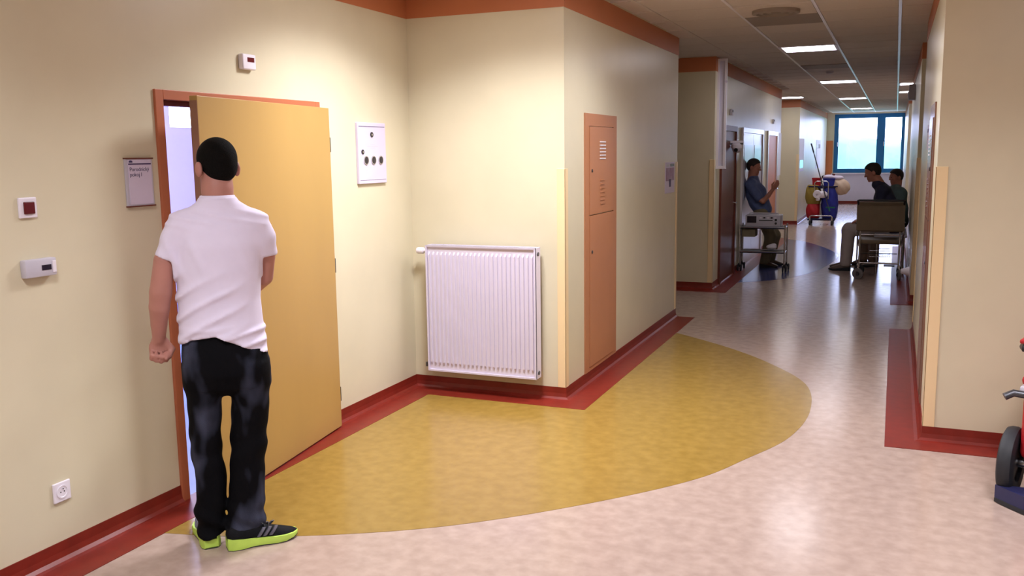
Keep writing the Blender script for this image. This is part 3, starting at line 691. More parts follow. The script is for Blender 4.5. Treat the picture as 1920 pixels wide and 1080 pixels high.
# washed black denim: pale worn areas of the cloth itself
JEANS = mat('washed_black_denim', (14, 15, 20), 0.85, noise=0.1, scale=40, bump=0.15, bscale=220, spec=0.1)
nt = JEANS.node_tree; bs = nt.nodes['Principled BSDF']; tc = nt.nodes.new('ShaderNodeTexCoord'); mp = nt.nodes.new('ShaderNodeMapping'); mp.inputs['Scale'].default_value = (7, 7, 3.2)
nz = nt.nodes.new('ShaderNodeTexNoise'); nz.inputs['Scale'].default_value = 1.0; nz.inputs['Detail'].default_value = 2.5
rp = nt.nodes.new('ShaderNodeValToRGB'); rp.color_ramp.elements[0].position = 0.50; rp.color_ramp.elements[1].position = 0.74
rp.color_ramp.elements[0].color = (*lin((9, 9, 13)), 1); rp.color_ramp.elements[1].color = (*lin((74, 78, 98)), 1)
nt.links.new(tc.outputs['Object'], mp.inputs[0]); nt.links.new(mp.outputs[0], nz.inputs['Vector']); nt.links.new(nz.outputs['Fac'], rp.inputs[0]); nt.links.new(rp.outputs[0], bs.inputs['Base Color'])

def add_shoe(parent, loc, ang, L=0.30, up=SHOEB, sole=SOLE, stripes=True, top=0.10):
    # local +Y = toe, origin at heel centre on the floor
    st = [(0.0, .026, .055, .085), (0.06, .037, .05, .10), (0.2, .040, .045, top), (0.34, .037, .04, top), (0.5, .041, .036, .088), (0.66, .048, .032, .072), (0.8, .049, .03, .058), (0.92, .040, .03, .046), (0.985, .022, .03, .036), (1.0, .010, .03, .033)]
    rings = []; srings = []
    for u, wd, zs_, zt in st:
        y = u*L; n = 14
        ring = []
        for k in range(n):
            a = math.pi*k/(n-1); ring.append((wd*0.96*math.cos(a)*(1-0.25*math.sin(a)), y, zs_-0.012 + max(zt-zs_+0.012, .006)*max(0.0, math.sin(a))**0.75))
        rings.append(ring)
        lift = 0.018*max(0, (u-0.72)/0.28)**2
        wv = 1.10+0.03*math.sin(u*40)
        lo_ = 0.003 + lift + (0.010*math.exp(-((u-0.42)/0.07)**2))
        srings.append([(wd*wv*0.98, y, lo_), (wd*wv*1.04, y, zs_*0.5+lift*.6), (wd*wv*0.98, y, zs_+0.002), (-wd*wv*0.98, y, zs_+0.002), (-wd*wv*1.04, y, zs_*0.5+lift*.6), (-wd*wv*0.98, y, lo_)])
    o = MB().loft(rings).build('shoe', up, parent, smooth='all', loc=loc, rz=ang)
    MB().loft(srings).build('sole', sole, o, smooth=True)
    b = MB()
    tr = [[(x*1.0, y, max(z-0.004, 0.0)) for x, y, z in (r[0], r[5])] + [(r[5][0], r[5][1], r[5][2]+0.004), (r[0][0], r[0][1], r[0][2]+0.004)] for r in srings]
    b.loft(tr).build('tread', RUBBER, o)
    if stripes:
        for sx in (-1, 1):
            for k in range(3):
                y0 = L*(0.40+0.085*k)
                b = MB(); sec = []
                for u in np.linspace(0, 1, 6):
                    zz = 0.045+0.034*u; wd = np.interp((y0+0.03*u)/L, [q[0] for q in st], [q[1] for q in st]); xx = sx*wd*(0.985 - 0.33*max(0, u-.1)**1.6)
                    yy = y0+0.028*u
                    sec.append([(xx+sx*0.004, yy, zz), (xx+sx*0.004, yy+0.013, zz), (xx-sx*0.006, yy+0.013, zz), (xx-sx*0.006, yy, zz)])
                b.loft(sec).build('stripe', STRIPE, o)
        for k in range(4):
            y0 = L*(0.40+0.06*k); z0 = np.interp(y0/L, [q[0] for q in st], [q[3] for q in st])
            MB().tube([(-0.022, y0, z0-0.006), (0, y0+0.004, z0+0.003), (0.022, y0, z0-0.006)], 0.0035, 6).build('lace', BLACK, o)
        MB().tube([(0.01, L*.40, top-0.004), (0.022, L*.46, top+0.006), (0.03, L*.5, top-0.004)], 0.003, 6).build('lace', BLACK, o)
    return o

# ------------------------------------------------------------------ man in white T-shirt (local X = right seen from behind, Y = facing direction)
man = empty('person', (-2.70, 3.12, 0), math.radians(40.87), label='man in white T-shirt and dark jeans standing at the open door', cat='person')
HC = (0.020, 0.03, 1.694); FACE = (-0.40, 0.91, -0.05)
S = SDF((-0.36, -0.16, 0.02), (0.36, 0.66, 1.86), 0.0062)
S.loft([(0.85, 0.005, 0.01, 0.12, 0.075), (1.05, 0.005, 0.01, 0.12, 0.07), (1.3, 0.005, 0.01, 0.14, 0.08), (1.42, 0.012, 0.01, 0.14, 0.06), (1.46, 0.012, 0.01, 0.10, 0.05), (1.51, 0.012, 0.01, 0.06, 0.05)], 2, 0.02)
for sx, fx in ((-1, -0.10), (1, 0.045)): S.chain([(sx*0.075, 0.01, 0.88), (sx*0.08, 0.0, 0.5), (fx, -0.005, 0.09)], [0.055, 0.042, 0.03], 0.03)
S.chain([(0.014, 0.0, 1.48), (0.016, 0.014, 1.60), (0.018, 0.03, 1.66)], [0.068, 0.060, 0.060], 0.03)
M_, P_ = add_head(S, HC, FACE, 0.97)
S.chain([(-0.145, 0.0, 1.43), (-0.218, -0.012, 1.30), (-0.240, -0.015, 1.165), (-0.250, -0.005, 1.10), (-0.258, 0.02, 1.02), (-0.263, 0.038, 0.955)], [0.042, 0.042, 0.046, 0.043, 0.034, 0.0275], 0.004)
add_hand(S, (-0.264, 0.042, 0.958), (-0.08, 0.05, -1), (0.1, -1, 0), (1, 0.1, 0), (1.15, 1.65, 1.2), 1.02, 0.75)
S.chain([(0.165, 0.0, 1.43), (0.205, 0.035, 1.30), (0.192, 0.075, 1.20), (0.165, 0.20, 1.15), (0.135, 0.335, 1.10)], [0.042, 0.041, 0.042, 0.037, 0.027], 0.004)
add_hand(S, (0.135, 0.335, 1.10), (-0.2, 1, -0.15), (-0.6, -0.3, -0.8), (-0.8, 0.1, 0.6), (0.5, 0.9, 0.7), 1.0, 0.6)
body = S.build('body', SKIN, man)
add_eyes(man, P_, M_, 0.97, EYE)
hr = add_hair('hair', man, HC, FACE, HAIR, 0.985, 0.006, 1.0, -0.078, 0.72)
# T-shirt
S = SDF((-0.34, -0.20, 0.82), (0.34, 0.24, 1.62), 0.0065)
S.loft([(0.82, 0.008, 0.0, 0.186, 0.128), (0.92, 0.002, 0.0, 0.184, 0.126), (1.02, 0.0, 0.002, 0.176, 0.116), (1.12, -0.002, 0.005, 0.173, 0.112), (1.25, 0.004, 0.008, 0.178, 0.118), (1.36, 0.010, 0.008, 0.183, 0.118), (1.43, 0.016, 0.006, 0.184, 0.102), (1.475, 0.018, 0.004, 0.172, 0.082), (1.51, 0.016, 0.004, 0.138, 0.070), (1.545, 0.014, 0.006, 0.088, 0.070), (1.566, 0.014, 0.010, 0.076, 0.072)], 2.2, 0.0)
S.chain([(-0.138, 0.0, 1.452), (-0.172, -0.004, 1.395), (-0.221, -0.012, 1.265)], [0.058, 0.047, 0.056], 0.03)
S.chain([(0.165, 0.004, 1.440), (0.192, 0.012, 1.385), (0.213, 0.045, 1.26)], [0.060, 0.050, 0.052], 0.03)
def ridge(p, per, wd): return np.exp(-((np.mod(p, per)-per/2)/wd)**2)
S.disp(lambda X, Y, Z: -0.011*ridge(Z*0.85-X*0.52+0.012*np.sin(14*X), 0.078, 0.013)*np.clip((1.27-Z)/0.12, 0, 1)*np.clip((Z-0.93)/0.05, 0, 1)*np.clip((0.13-X)/0.10, 0, 1)
    - 0.010*ridge(Z-0.10*X+0.010*np.sin(16*X+2), 0.052, 0.010)*np.clip((1.03-Z)/0.05, 0, 1)*np.clip(0.6+0.6*np.sin(9*X+1), 0, 1)
    - 0.006*ridge(Z+0.25*X, 0.042, 0.009)*np.clip((Z-1.43)/0.03, 0, 1)*np.clip((1.53-Z)/0.03, 0, 1)
    - 0.007*ridge(X*0.9+Z*0.35, 0.085, 0.014)*np.clip((Z-1.2)/0.08, 0, 1)*np.clip((1.42-Z)/0.08, 0, 1)*np.clip(0.2+np.abs(X)*4, 0, 1) + 0*Y)
# hem, sleeve ends
hx = np.array([-0.25, -0.18, -0.13, -0.03, 0.06, 0.12, 0.18, 0.3]); hz = np.array([0.925, 0.930, 0.958, 0.972, 0.93, 0.90, 0.878, 0.87])
S.keep(lambda X, Y, Z: np.where((np.abs(X) < 0.2) | (Z < 1.1), np.interp(X, hx, hz)-Z, -1.0) + 0*Y)
S.keep(lambda X, Y, Z: np.where((X < -0.186), (1.312 - 0.42*(X+0.222)) - Z, -1.0) + 0*Y)
S.keep(lambda X, Y, Z: np.where((X > 0.192), (1.298 + 0.10*(X-0.222)) - Z, -1.0) + 0*Y)
S.build('t_shirt', TSHIRT, man, 2)
b = MB(); b.loft([[(0.014+0.066*math.cos(a)*q, 0.010+0.064*math.sin(a)*q, zz) for a in [2*math.pi*k/28 for k in range(28)]] for q, zz in ((1.16, 1.556), (1.10, 1.570), (1.0, 1.572), (0.99, 1.55))], caps=False); b.build('collar', TSHIRT, man, smooth='all')
# jeans
S = SDF((-0.26, -0.22, 0.03), (0.26, 0.22, 1.02), 0.007)
S.loft([(0.695, 0.008, 0.0, 0.15, 0.06), (0.735, 0.010, -0.008, 0.178, 0.106), (0.80, 0.012, -0.014, 0.184, 0.128), (0.88, 0.006, -0.008, 0.182, 0.122), (0.95, 0.002, 0.002, 0.170, 0.108), (1.0, 0.0, 0.005, 0.165, 0.10)], 2.4, 0.0)
S.loft([(0.05, -0.094, 0.022, 0.060, 0.080), (0.11, -0.098, 0.025, 0.062, 0.078), (0.165, -0.096, 0.02, 0.070, 0.085), (0.22, -0.090, 0.014, 0.064, 0.078), (0.31, -0.084, 0.008, 0.066, 0.078), (0.41, -0.094, 0.004, 0.066, 0.078), (0.49, -0.100, 0.004, 0.067, 0.08), (0.57, -0.094, 0.004, 0.069, 0.085), (0.66, -0.092, 0.0, 0.074, 0.094), (0.76, -0.090, -0.006, 0.082, 0.110), (0.84, -0.085, -0.008, 0.088, 0.115)], 2.2, 0.02)
S.loft([(0.068, 0.046, -0.02, 0.086, 0.068), (0.125, 0.052, -0.022, 0.086, 0.070), (0.18, 0.060, -0.022, 0.080, 0.072), (0.29, 0.069, -0.018, 0.077, 0.074), (0.38, 0.076, -0.014, 0.076, 0.076), (0.46, 0.084, -0.010, 0.079, 0.078), (0.55, 0.092, -0.006, 0.080, 0.084), (0.65, 0.102, -0.006, 0.083, 0.096), (0.74, 0.106, -0.01, 0.086, 0.110), (0.84, 0.100, -0.01, 0.088, 0.115)], 2.2, 0.02)
S.disp(lambda X, Y, Z: 0.007*np.sin(62*Z+14*X+3*np.sin(9*X))*np.clip((0.24-Z)/0.12, 0, 1) + 0.005*np.sin(48*Z-22*X+2*np.sin(20*Y))*np.exp(-((Z-0.46)/0.11)**2) + 0.003*np.sin(40*Z+30*np.abs(X))*np.exp(-((Z-0.69)/0.06)**2))
S.disp(lambda X, Y, Z: 0.010*np.exp(-((X-0.004)/0.012)**2)*np.exp(-((Z-0.79)/0.07)**2)*(Y < 0))
jeans = S.build('jeans', JEANS, man, 2)
from mathutils.bvhtree import BVHTree
bvh = BVHTree.FromPolygons([v.co[:] for v in jeans.data.vertices], [p.vertices[:] for p in jeans.data.polygons])
for px_ in (-0.085, 0.10):
    b = MB(); g = []
    for v_ in np.linspace(0, 1, 9):
        row = []
        for u_ in np.linspace(-1, 1, 9):
            xx = px_ + 0.056*u_*(1-0.12*v_); zz = 0.868 - 0.120*v_ - 0.014*(1-abs(u_))*v_
            hit = bvh.ray_cast(Vector((xx, -1, zz)), Vector((0, 1, 0)))[0]
            row.append((xx, (hit.y if hit else -0.12) - 0.0025, zz))
        g.append(row)
    V = [[b.bm.verts.new(p) for p in r] for r in g]
    for r0, r1 in zip(V, V[1:]):
        for k in range(8): b.bm.faces.new((r0[k], r0[k+1], r1[k+1], r1[k]))
    b.build('back_pocket', JEANS, man, smooth='all')
add_shoe(man, (-0.100, -0.045, 0), math.radians(8), 0.30)
add_shoe(man, (-0.035, -0.075, 0), math.radians(-80), 0.315)

# ------------------------------------------------------------------ the other people
def cloth(name, m, parent, lo, hi, h, fn, it=2):
    S = SDF(lo, hi, h); fn(S); return S.build(name, m, parent, it)
BSHIRT = mat('denim_blue_shirt', (86, 100, 142), 0.85, noise=0.1, scale=14, bump=0.1, bscale=120)
KHAKI = mat('khaki_trousers', (128, 118, 92), 0.85, noise=0.06, scale=14)
NAVY = mat('navy_shirt', (38, 40, 66), 0.85, noise=0.08, scale=14)
GTROU = mat('warm_grey_trousers', (176, 164, 160), 0.85, noise=0.05, scale=14)
GREEN = mat('grey_green_shirt', (96, 118, 118), 0.85, noise=0.08, scale=14)
BTROU = mat('beige_trousers', (150, 132, 116), 0.85, noise=0.06, scale=14)

# leaning man, faces +X, back on the wall
p2 = empty('person', (-1.79, 14.0, 0), label='man in blue shirt leaning back on the corridor wall behind the trolley', cat='person')
HC = (-0.16, 0.0, 1.485); FACE = (0.95, -0.10, -0.18)
legs2 = [[(-0.02, -0.10, 0.80), (0.13, -0.13, 0.46), (0.05, -0.13, 0.08)], [(-0.02, 0.09, 0.80), (0.16, 0.10, 0.46), (0.10, 0.12, 0.08)]]
S = SDF((-0.36, -0.36, 0.03), (0.34, 0.36, 1.66), 0.0068)
S.chain([(-0.02, 0, 0.82), (-0.09, 0, 0.98), (-0.15, 0, 1.14), (-0.185, 0, 1.26)], [0.10, 0.09, 0.095, 0.06], 0.04)
for L in legs2: S.chain(L, [0.065, 0.045, 0.032], 0.02)
S.chain([(-0.185, 0, 1.26), (-0.172, 0, 1.42)], [0.070, 0.064], 0.03)
M_, P_ = add_head(S, HC, FACE)
S.chain([(-0.19, -0.16, 1.23), (-0.06, -0.21, 1.04), (0.015, -0.22, 0.985), (0.085, -0.20, 1.07), (0.145, -0.17, 1.16)], [0.05, 0.042, 0.038, 0.034, 0.025], 0.004)
add_hand(S, (0.145, -0.17, 1.16), (0.6, 0.1, 0.8), (-0.4, 0.8, 0.4), (-0.7, -0.4, 0.5), (0.25, 0.3, 0.25))
S.chain([(-0.19, 0.16, 1.23), (-0.10, 0.21, 1.06), (-0.07, 0.22, 0.98), (0.0, 0.19, 0.86), (0.05, 0.17, 0.77)], [0.05, 0.042, 0.038, 0.034, 0.025], 0.004)
add_hand(S, (0.05, 0.17, 0.77), (0.2, -0.1, -1), (-0.2, -1, 0), (1, 0, 0.1), (0.4, 0.4, 0.3))
S.build('body', SKIN2, p2); add_eyes(p2, P_, M_, 1.0, EYE)
add_hair('hair', p2, HC, FACE, HAIR2, 1.0, 0.009, 1.6)
def f(S):
    S.chain([(-0.01, -0.05, 0.84), (-0.065, -0.04, 0.97), (-0.115, -0.04, 1.10), (-0.165, 0, 1.22)], [0.130, 0.140, 0.148, 0.095], 0.03)
    S.chain([(-0.01, 0.05, 0.84), (-0.075, 0.05, 0.97), (-0.13, 0.05, 1.10)], [0.126, 0.136, 0.142], 0.03)
    S.cap((-0.17, -0.13, 1.235), (-0.17, 0.13, 1.235), 0.08, 0.08, 0.05); S.cap((-0.165, 0, 1.27), (-0.155, 0, 1.325), 0.085, 0.074, 0.04)
    for sy in (-1, 1): S.chain([(-0.185, sy*0.155, 1.235), (-0.10, sy*0.195, 1.10), (-0.055, sy*0.212, 1.035)], [0.072, 0.066, 0.062], 0.03)
    S.keep(lambda X, Y, Z: 0.80 - Z + 0*X + 0*Y)
    S.keep(lambda X, Y, Z: -0.268 - X + 0*Y + 0*Z)
    S.disp(lambda X, Y, Z: 0.005*np.sin(30*Z+20*X+8*Y))
cloth('shirt', BSHIRT, p2, (-0.34, -0.36, 0.75), (0.22, 0.36, 1.36), 0.011, f)
def f(S):
    for L in legs2: S.chain(L, [0.105, 0.083, 0.072], 0.03)
    S.cap((-0.02, -0.06, 0.83), (-0.02, 0.06, 0.83), 0.115, 0.115, 0.04)
    S.keep(lambda X, Y, Z: 0.055 - Z + 0*X + 0*Y)
cloth('trousers', KHAKI, p2, (-0.22, -0.30, 0.02), (0.34, 0.30, 0.98), 0.011, f)
add_shoe(p2, (-0.02, -0.13, 0), math.radians(-95), 0.27, LEATH, RUBBER, False, 0.085); add_shoe(p2, (0.03, 0.12, 0), math.radians(-85), 0.27, LEATH, RUBBER, False, 0.085)

# seated man, faces -X
def seated(loc, rz, label, HCc, FACEc, skin, hairm, shirtm, trm, lean, sc, arm, knee, ankle, seat):
    p = empty('person', loc, rz, label=label, cat='person')   # local +Y = forwards
    sh = (0, lean, seat+0.58*sc); hip = (0, 0.0, seat+0.10)
    S = SDF((-0.42, -0.22, 0.02), (0.42, 0.95, HCc[2]+0.18), 0.0072)
    S.chain([hip, (0, lean*0.35, seat+0.28*sc), (0, lean*0.8, seat+0.46*sc), sh], [0.10, 0.09, 0.095, 0.06], 0.04)
    S.chain([sh, (HCc[0], HCc[1]-0.03, HCc[2]-0.05)], [0.070, 0.062], 0.04)
    M_, P_ = add_head(S, HCc, FACEc, sc)
    for sx in (-1, 1):
        S.chain([(sx*0.09, 0.02, seat+0.09), (sx*knee[0], knee[1], knee[2]), (sx*ankle[0], ankle[1], ankle[2])], [0.06, 0.045, 0.032], 0.02)
        S.chain([(sx*0.165*sc, lean, sh[2]-0.02), (sx*arm[0][0], arm[0][1], arm[0][2]), (sx*arm[1][0], arm[1][1], arm[1][2])], [0.048, 0.038, 0.026], 0.004)
        add_hand(S, (sx*arm[1][0], arm[1][1], arm[1][2]), (-sx*0.3, 0.9, -0.25), (0, -0.3, -1), (-sx, 0.2, 0), (0.35, 0.4, 0.3), sc)
    S.build('body', skin, p); add_eyes(p, P_, M_, sc, EYE)
    add_hair('hair', p, HCc, FACEc, hairm, sc*1.01, 0.009, 2.0)
    def f(S):
        for o in (-0.06, 0.06): S.chain([(o, 0.0, seat+0.09), (o, lean*0.35, seat+0.27*sc), (o, lean*0.85, seat+0.46*sc)], [0.128*sc, 0.128*sc, 0.132*sc], 0.03)
        S.cap((-0.13*sc, lean, sh[2]-0.02), (0.13*sc, lean, sh[2]-0.02), 0.088*sc, 0.088*sc, 0.05)
        for sx in (-1, 1):
            a0 = np.array((sx*0.16*sc, lean, sh[2]-0.02)); a1 = np.array((sx*arm[0][0], arm[0][1], arm[0][2])); S.chain([a0, a0+(a1-a0)*0.7], [0.068*sc, 0.058*sc], 0.03)
        S.cap((0, lean, sh[2]), (HCc[0], (lean+HCc[1])*0.5, (sh[2]*0.62+HCc[2]*0.38)-0.02), 0.085*sc, 0.074*sc, 0.04); S.disp(lambda X, Y, Z: 0.005*np.sin(30*Z+20*Y+8*X))
    cloth('shirt', shirtm, p, (-0.38, -0.2, seat-0.06), (0.38, 0.5, seat+0.75), 0.011, f)
    def f(S):
        for sx in (-1, 1): S.chain([(sx*0.085, 0.0, seat+0.09), (sx*knee[0], knee[1], knee[2]), (sx*ankle[0], ankle[1], ankle[2]+0.02)], [0.098*sc, 0.086*sc, 0.075*sc], 0.03)
        S.keep(lambda X, Y, Z: 0.06 - Z + 0*X + 0*Y)
    cloth('trousers', trm, p, (-0.32, -0.18, 0.0), (0.32, 0.95, seat+0.3), 0.011, f)
    for sx in (-1, 1): add_shoe(p, (sx*ankle[0], ankle[1]-0.06, 0), math.radians(-sx*4), 0.28*sc, LEATH, RUBBER, False, 0.085)
    return p
seated((0.02, 13.95, 0), math.radians(90), 'man in navy shirt sitting bent forward behind the brown wheelchair', (0, 0.31, 1.40), (0, 0.93, -0.30), SKIN2, HAIR2, NAVY, GTROU, 0.17, 1.05, ((0.24, 0.24, 0.84), (0.13, 0.45, 0.72)), (0.12, 0.60, 0.58), (0.14, 0.62, 0.09), 0.555)
seated((0.06, 14.75, 0), math.radians(125), 'person in grey green shirt sitting against the right corridor wall', (0, 0.05, 1.31), (0.15, 0.97, -0.12), SKIN2, HAIR2, GREEN, BTROU, 0.05, 0.95, ((0.22, 0.14, 0.80), (0.10, 0.36, 0.68)), (0.11, 0.46, 0.56), (0.12, 0.46, 0.09), 0.555)
# bench under them
bn = empty('bench', (-0.03, 14.4, 0), label='low grey bench along the right wall under the seated people', cat='bench')
MB().box(-0.20, 0.22, -0.85, 0.75, 0.51, 0.55, 0.01).build('seat', GREYP, bn)
for x in (-0.16, 0.18):
    for y in (-0.8, 0.7): MB().cyl((x, y, 0), (x, y, 0.51), 0.016, n=10).build('leg', STEEL, bn, smooth=True)

# ------------------------------------------------------------------ wheelchair seen from behind
wc = empty('wheelchair', (-0.15, 13.12, 0), label='brown backed wheelchair parked with its back to the camera', cat='wheelchair')
b = MB(); n = 10
rows = []
for z in (0.64, 0.66, 0.70, 0.85, 1.0, 1.03, 1.04):
    wd = 0.295 if 0.65 < z < 1.02 else 0.27; th_ = 0.03 if 0.65 < z < 1.035 else 0.012; cy = -0.16 - 0.06*(z-0.6)
    rows.append([(x*wd, cy + s_*th_, z) for s_, xs in ((-1, np.linspace(-1, 1, 8)), (1, np.linspace(1, -1, 8))) for x in xs])
b.loft(rows).build('backrest', VINYL, wc, smooth=True)
MB().box(-0.27, 0.27, -0.13, 0.30, 0.47, 0.53, 0.015).build('seat', VINYL, wc, smooth=True)
MB().tube([(-0.28, -0.20, 1.0), (-0.285, -0.25, 1.055), (-0.27, -0.27, 1.06), (0.27, -0.27, 1.06), (0.285, -0.25, 1.055), (0.28, -0.20, 1.0)], 0.013).build('push_bar', BLACK, wc, smooth=True)
for sx in (-1, 1):
    MB().tube([(sx*0.25, -0.20, 1.02), (sx*0.245, -0.165, 0.62), (sx*0.245, -0.16, 0.50), (sx*0.245, -0.16, 0.16)], 0.013).build('back_tube', STEEL, wc, smooth=True)
    MB().tube([(sx*0.29, -0.16, 0.60), (sx*0.29, 0.0, 0.72), (sx*0.29, 0.26, 0.72), (sx*0.29, 0.30, 0.68), (sx*0.29, 0.30, 0.16)], 0.012).build('arm_tube', STEEL, wc, smooth=True)
    MB().box(sx*0.29-0.022, sx*0.29+0.022, 0.0, 0.26, 0.725, 0.75, 0.008).build('armrest', BLACK, wc)
    MB().tube([(sx*0.26, -0.16, 0.45), (sx*0.26, 0.30, 0.45)], 0.012).build('side_rail', STEEL, wc, smooth=True)
    MB().tube([(sx*0.26, -0.16, 0.19), (sx*0.26, 0.30, 0.19)], 0.012).build('side_rail', STEEL, wc, smooth=True)
    MB().box(sx*0.13-0.07, sx*0.13+0.07, 0.32, 0.46, 0.12, 0.135, 0.004).build('footplate', BLACK, wc)
    for y in (-0.16, 0.30):
        ca = MB().tube([(sx*0.255, y, 0.19), (sx*0.255, y, 0.15), (sx*0.255+0.03, y-0.02, 0.12), (sx*0.255+0.03, y-0.03, 0.075)], 0.011).build('caster', STEEL, wc, smooth=True)
        MB().lathe([(0.03, -0.013), (0.066, -0.013), (0.075, -0.008), (0.075, 0.008), (0.066, 0.013), (0.03, 0.013), (0.03, -0.013)], (sx*0.255, y-0.03, 0.075), (0.45, 1, 0) if sx < 0 else (1, 0.3, 0), 24).build('caster_wheel', GRUB if y < 0 else RUBBER, ca, smooth=True)
        MB().cyl((sx*0.255-0.012, y-0.042, 0.075), (sx*0.255+0.012, y-0.018, 0.075), 0.03, n=14).build('hub', DSTEEL, ca, smooth=True)
for y, z, r in ((-0.16, 0.22, 0.012), (-0.16, 0.60, 0.011), (0.30, 0.44, 0.012)): MB().cyl((-0.25, y, z), (0.25, y, z), r, n=10).build('cross_bar', STEEL, wc, smooth=True)
b = MB()
for k in range(7): b.cyl((-0.10+k*0.035, -0.10, 0.30), (-0.10+k*0.035, 0.20, 0.30), 0.003, n=6)
for y in (-0.10, 0.20): b.cyl((-0.12, y, 0.30), (0.13, y, 0.30), 0.004, n=6); b.tube([(-0.12, y, 0.30), (-0.12, y, 0.38), (0.13, y, 0.38), (0.13, y, 0.30)], 0.004, 6)
b.build('wire_basket', STEEL, wc)
MB().box(-0.22, 0.22, -0.155, -0.145, 0.345, 0.355).build('brake_bar', BLACK, wc)

# ------------------------------------------------------------------ instrument trolley with monitor
tr = empty('instrument_trolley', (-1.715, 13.46, 0), label='steel instrument trolley with black shelves before the leaning man', cat='trolley')
TWd, TDp = 0.315, 0.155
for z, nm in ((0.62, 'top_shelf'), (0.27, 'bottom_shelf')):
    MB().box(-TWd, TWd, -TDp, TDp, z, z+0.018, 0.004).build(nm, BLACK, tr)
    b = MB(); b.tube([(-TWd, -TDp, z+0.02), (TWd, -TDp, z+0.02), (TWd, TDp, z+0.02), (-TWd, TDp, z+0.02), (-TWd, -TDp, z+0.02)], 0.010, 8); b.build('shelf_rail', STEEL, tr, smooth=True)
for x in (-TWd, TWd):
    for y in (-TDp, TDp):
        MB().cyl((x, y, 0.12), (x, y, 0.68), 0.012, n=10).build('leg', STEEL, tr, smooth=True)
        ca = MB().tube([(x, y, 0.13), (x, y, 0.10), (x+0.02, y, 0.06)], 0.012, 8).build('caster', BLACK, tr, smooth=True)
        for dx in (-0.014, 0.03): MB().lathe([(0.0, -0.010), (0.044, -0.010), (0.05, -0.005), (0.05, 0.005), (0.044, 0.010), (0.0, 0.010)], (x+dx, y, 0.05), (1, 0, 0), 20).build('caster_wheel', RUBBER, ca, smooth=True)
MB().box(-TWd+0.03, -0.10, -TDp+0.03, TDp-0.03, 0.50, 0.61, 0.006).build('drawer', KHAKI, tr)
mo = empty('patient_monitor', (-1.715, 13.46, 0.650), label='grey medical recorder with a small dark screen on the trolley', cat='monitor')
MB().box(-0.24, 0.25, -0.14, 0.15, 0.0, 0.165, 0.012).build('housing', GREYP, mo, smooth=True)
MB().box(-0.215, -0.085, -0.147, -0.138, 0.055, 0.150).build('screen', SCREEN, mo)
MB().box(-0.05, 0.14, -0.145, -0.138, 0.085, 0.096).build('paper_slot', BLACK, mo)
for k in range(5): MB().box(-0.04+k*0.05, -0.01+k*0.05, -0.146, -0.138, 0.118, 0.138).build('button', SCREEN if k % 2 else WPLAST, mo)
for k, z in enumerate((0.05, 0.10)): MB().cyl((0.185, -0.138, z), (0.185, -0.156, z), 0.016, n=14).build('knob', BLACK, mo, smooth=True)
MB().tube([(-0.2, 0.0, 0.165), (-0.2, 0.0, 0.185), (0.2, 0.0, 0.185), (0.2, 0.0, 0.165)], 0.008).build('carry_handle', GREYP, mo, smooth=True)
t = tag(SDF((-0.10, -0.10, -0.01), (0.10, 0.10, 0.12), 0.008).ell((0, 0, 0.045), (0.075, 0.055, 0.04)).ell((0.03, 0.01, 0.075), (0.04, 0.03, 0.025), None, 0.02).build('gauze_bundle', WPLAST, None, loc=(-1.60, 13.48, 0.300)), 'white gauze bundle on the lower trolley shelf', 'gauze')

# ------------------------------------------------------------------ cleaning cart
OLIVE = mat('olive_yellow_bag', (150, 128, 52), 0.7, noise=0.08, scale=6, bump=0.15, bscale=18)
RED = mat('red_bag', (176, 22, 36), 0.6, noise=0.08, scale=6, bump=0.1, bscale=18)
BLUE = mat('blue_bag', (34, 44, 150), 0.6, noise=0.1, scale=6, bump=0.15, bscale=18)
NAVYB = mat('navy_plastic', (24, 26, 74), 0.45, noise=0.05, scale=8)
SACK = mat('beige_sack_cloth', (206, 182, 160), 0.8, noise=0.05, scale=6, bump=0.2, bscale=14)
TEAL = mat('green_tape', (30, 110, 90), 0.6, noise=0.05, scale=6)
ct = empty('cleaning_cart', (-1.53, 22.25, 0), label='janitor cart with yellow, red and blue bags near the window', cat='cart')
def bag(name, m, x0, x1, z0, z1, d, bulge=0.03, yc=0.0):
    S = SDF((x0-0.08, yc-d-0.08, z0-0.06), (x1+0.08, yc+d+0.08, z1+0.06), 0.014); cx = (x0+x1)/2; hw = (x1-x0)/2
    zz = np.linspace(z0, z1, 8); S.loft([(z, cx, yc, (hw-0.03)+bulge*math.sin(math.pi*min(1, (z-z0)/(z1-z0)*0.9+0.1)), d*0.85+bulge*math.sin(math.pi*(z-z0)/(z1-z0))) for z in zz], 3.0, 0)
    S.disp(lambda X, Y, Z: 0.006*np.sin(40*X+12*Z)*np.sin(17*Z+9*X)+0*Y)
    return S.build(name, m, ct, 2)
bag('yellow_bag', OLIVE, -0.36, -0.03, 0.48, 0.92, 0.22, 0.045); bag('red_bag', RED, -0.345, -0.03, 0.16, 0.50, 0.215, 0.04)
bag('blue_bag', BLUE, -0.01, 0.34, 0.16, 0.86, 0.22, 0.04)
def bucket(name, m, x, y, z, wx, wy, h):
    rings = []
    for q, zz in ((0.85, 0.0), (1.0, h), (1.06, h), (1.06, h-0.02)): rings.append([(x+wx*q*sx, y+wy*q*sy, z+zz) for sx, sy in ((-1,-1), (1,-1), (1,1), (-1,1))])
    MB().loft(rings).build(name, m, ct)
bucket('red_bucket', RED, -0.13, 0.0, 0.90, 0.10, 0.14, 0.18); bucket('blue_bucket', BLUE, 0.14, 0.0, 0.88, 0.13, 0.14, 0.19); bucket('navy_tray', NAVYB, 0.02, 0.0, 0.84, 0.30, 0.20, 0.06)
MB().lathe([(0.028, -0.07), (0.085, -0.07), (0.085, 0.07), (0.028, 0.07), (0.028, -0.07)], (-0.10, -0.27, 0.72), (0, 1, 0.1), 22).build('paper_roll', WPLAST, ct, smooth=True)
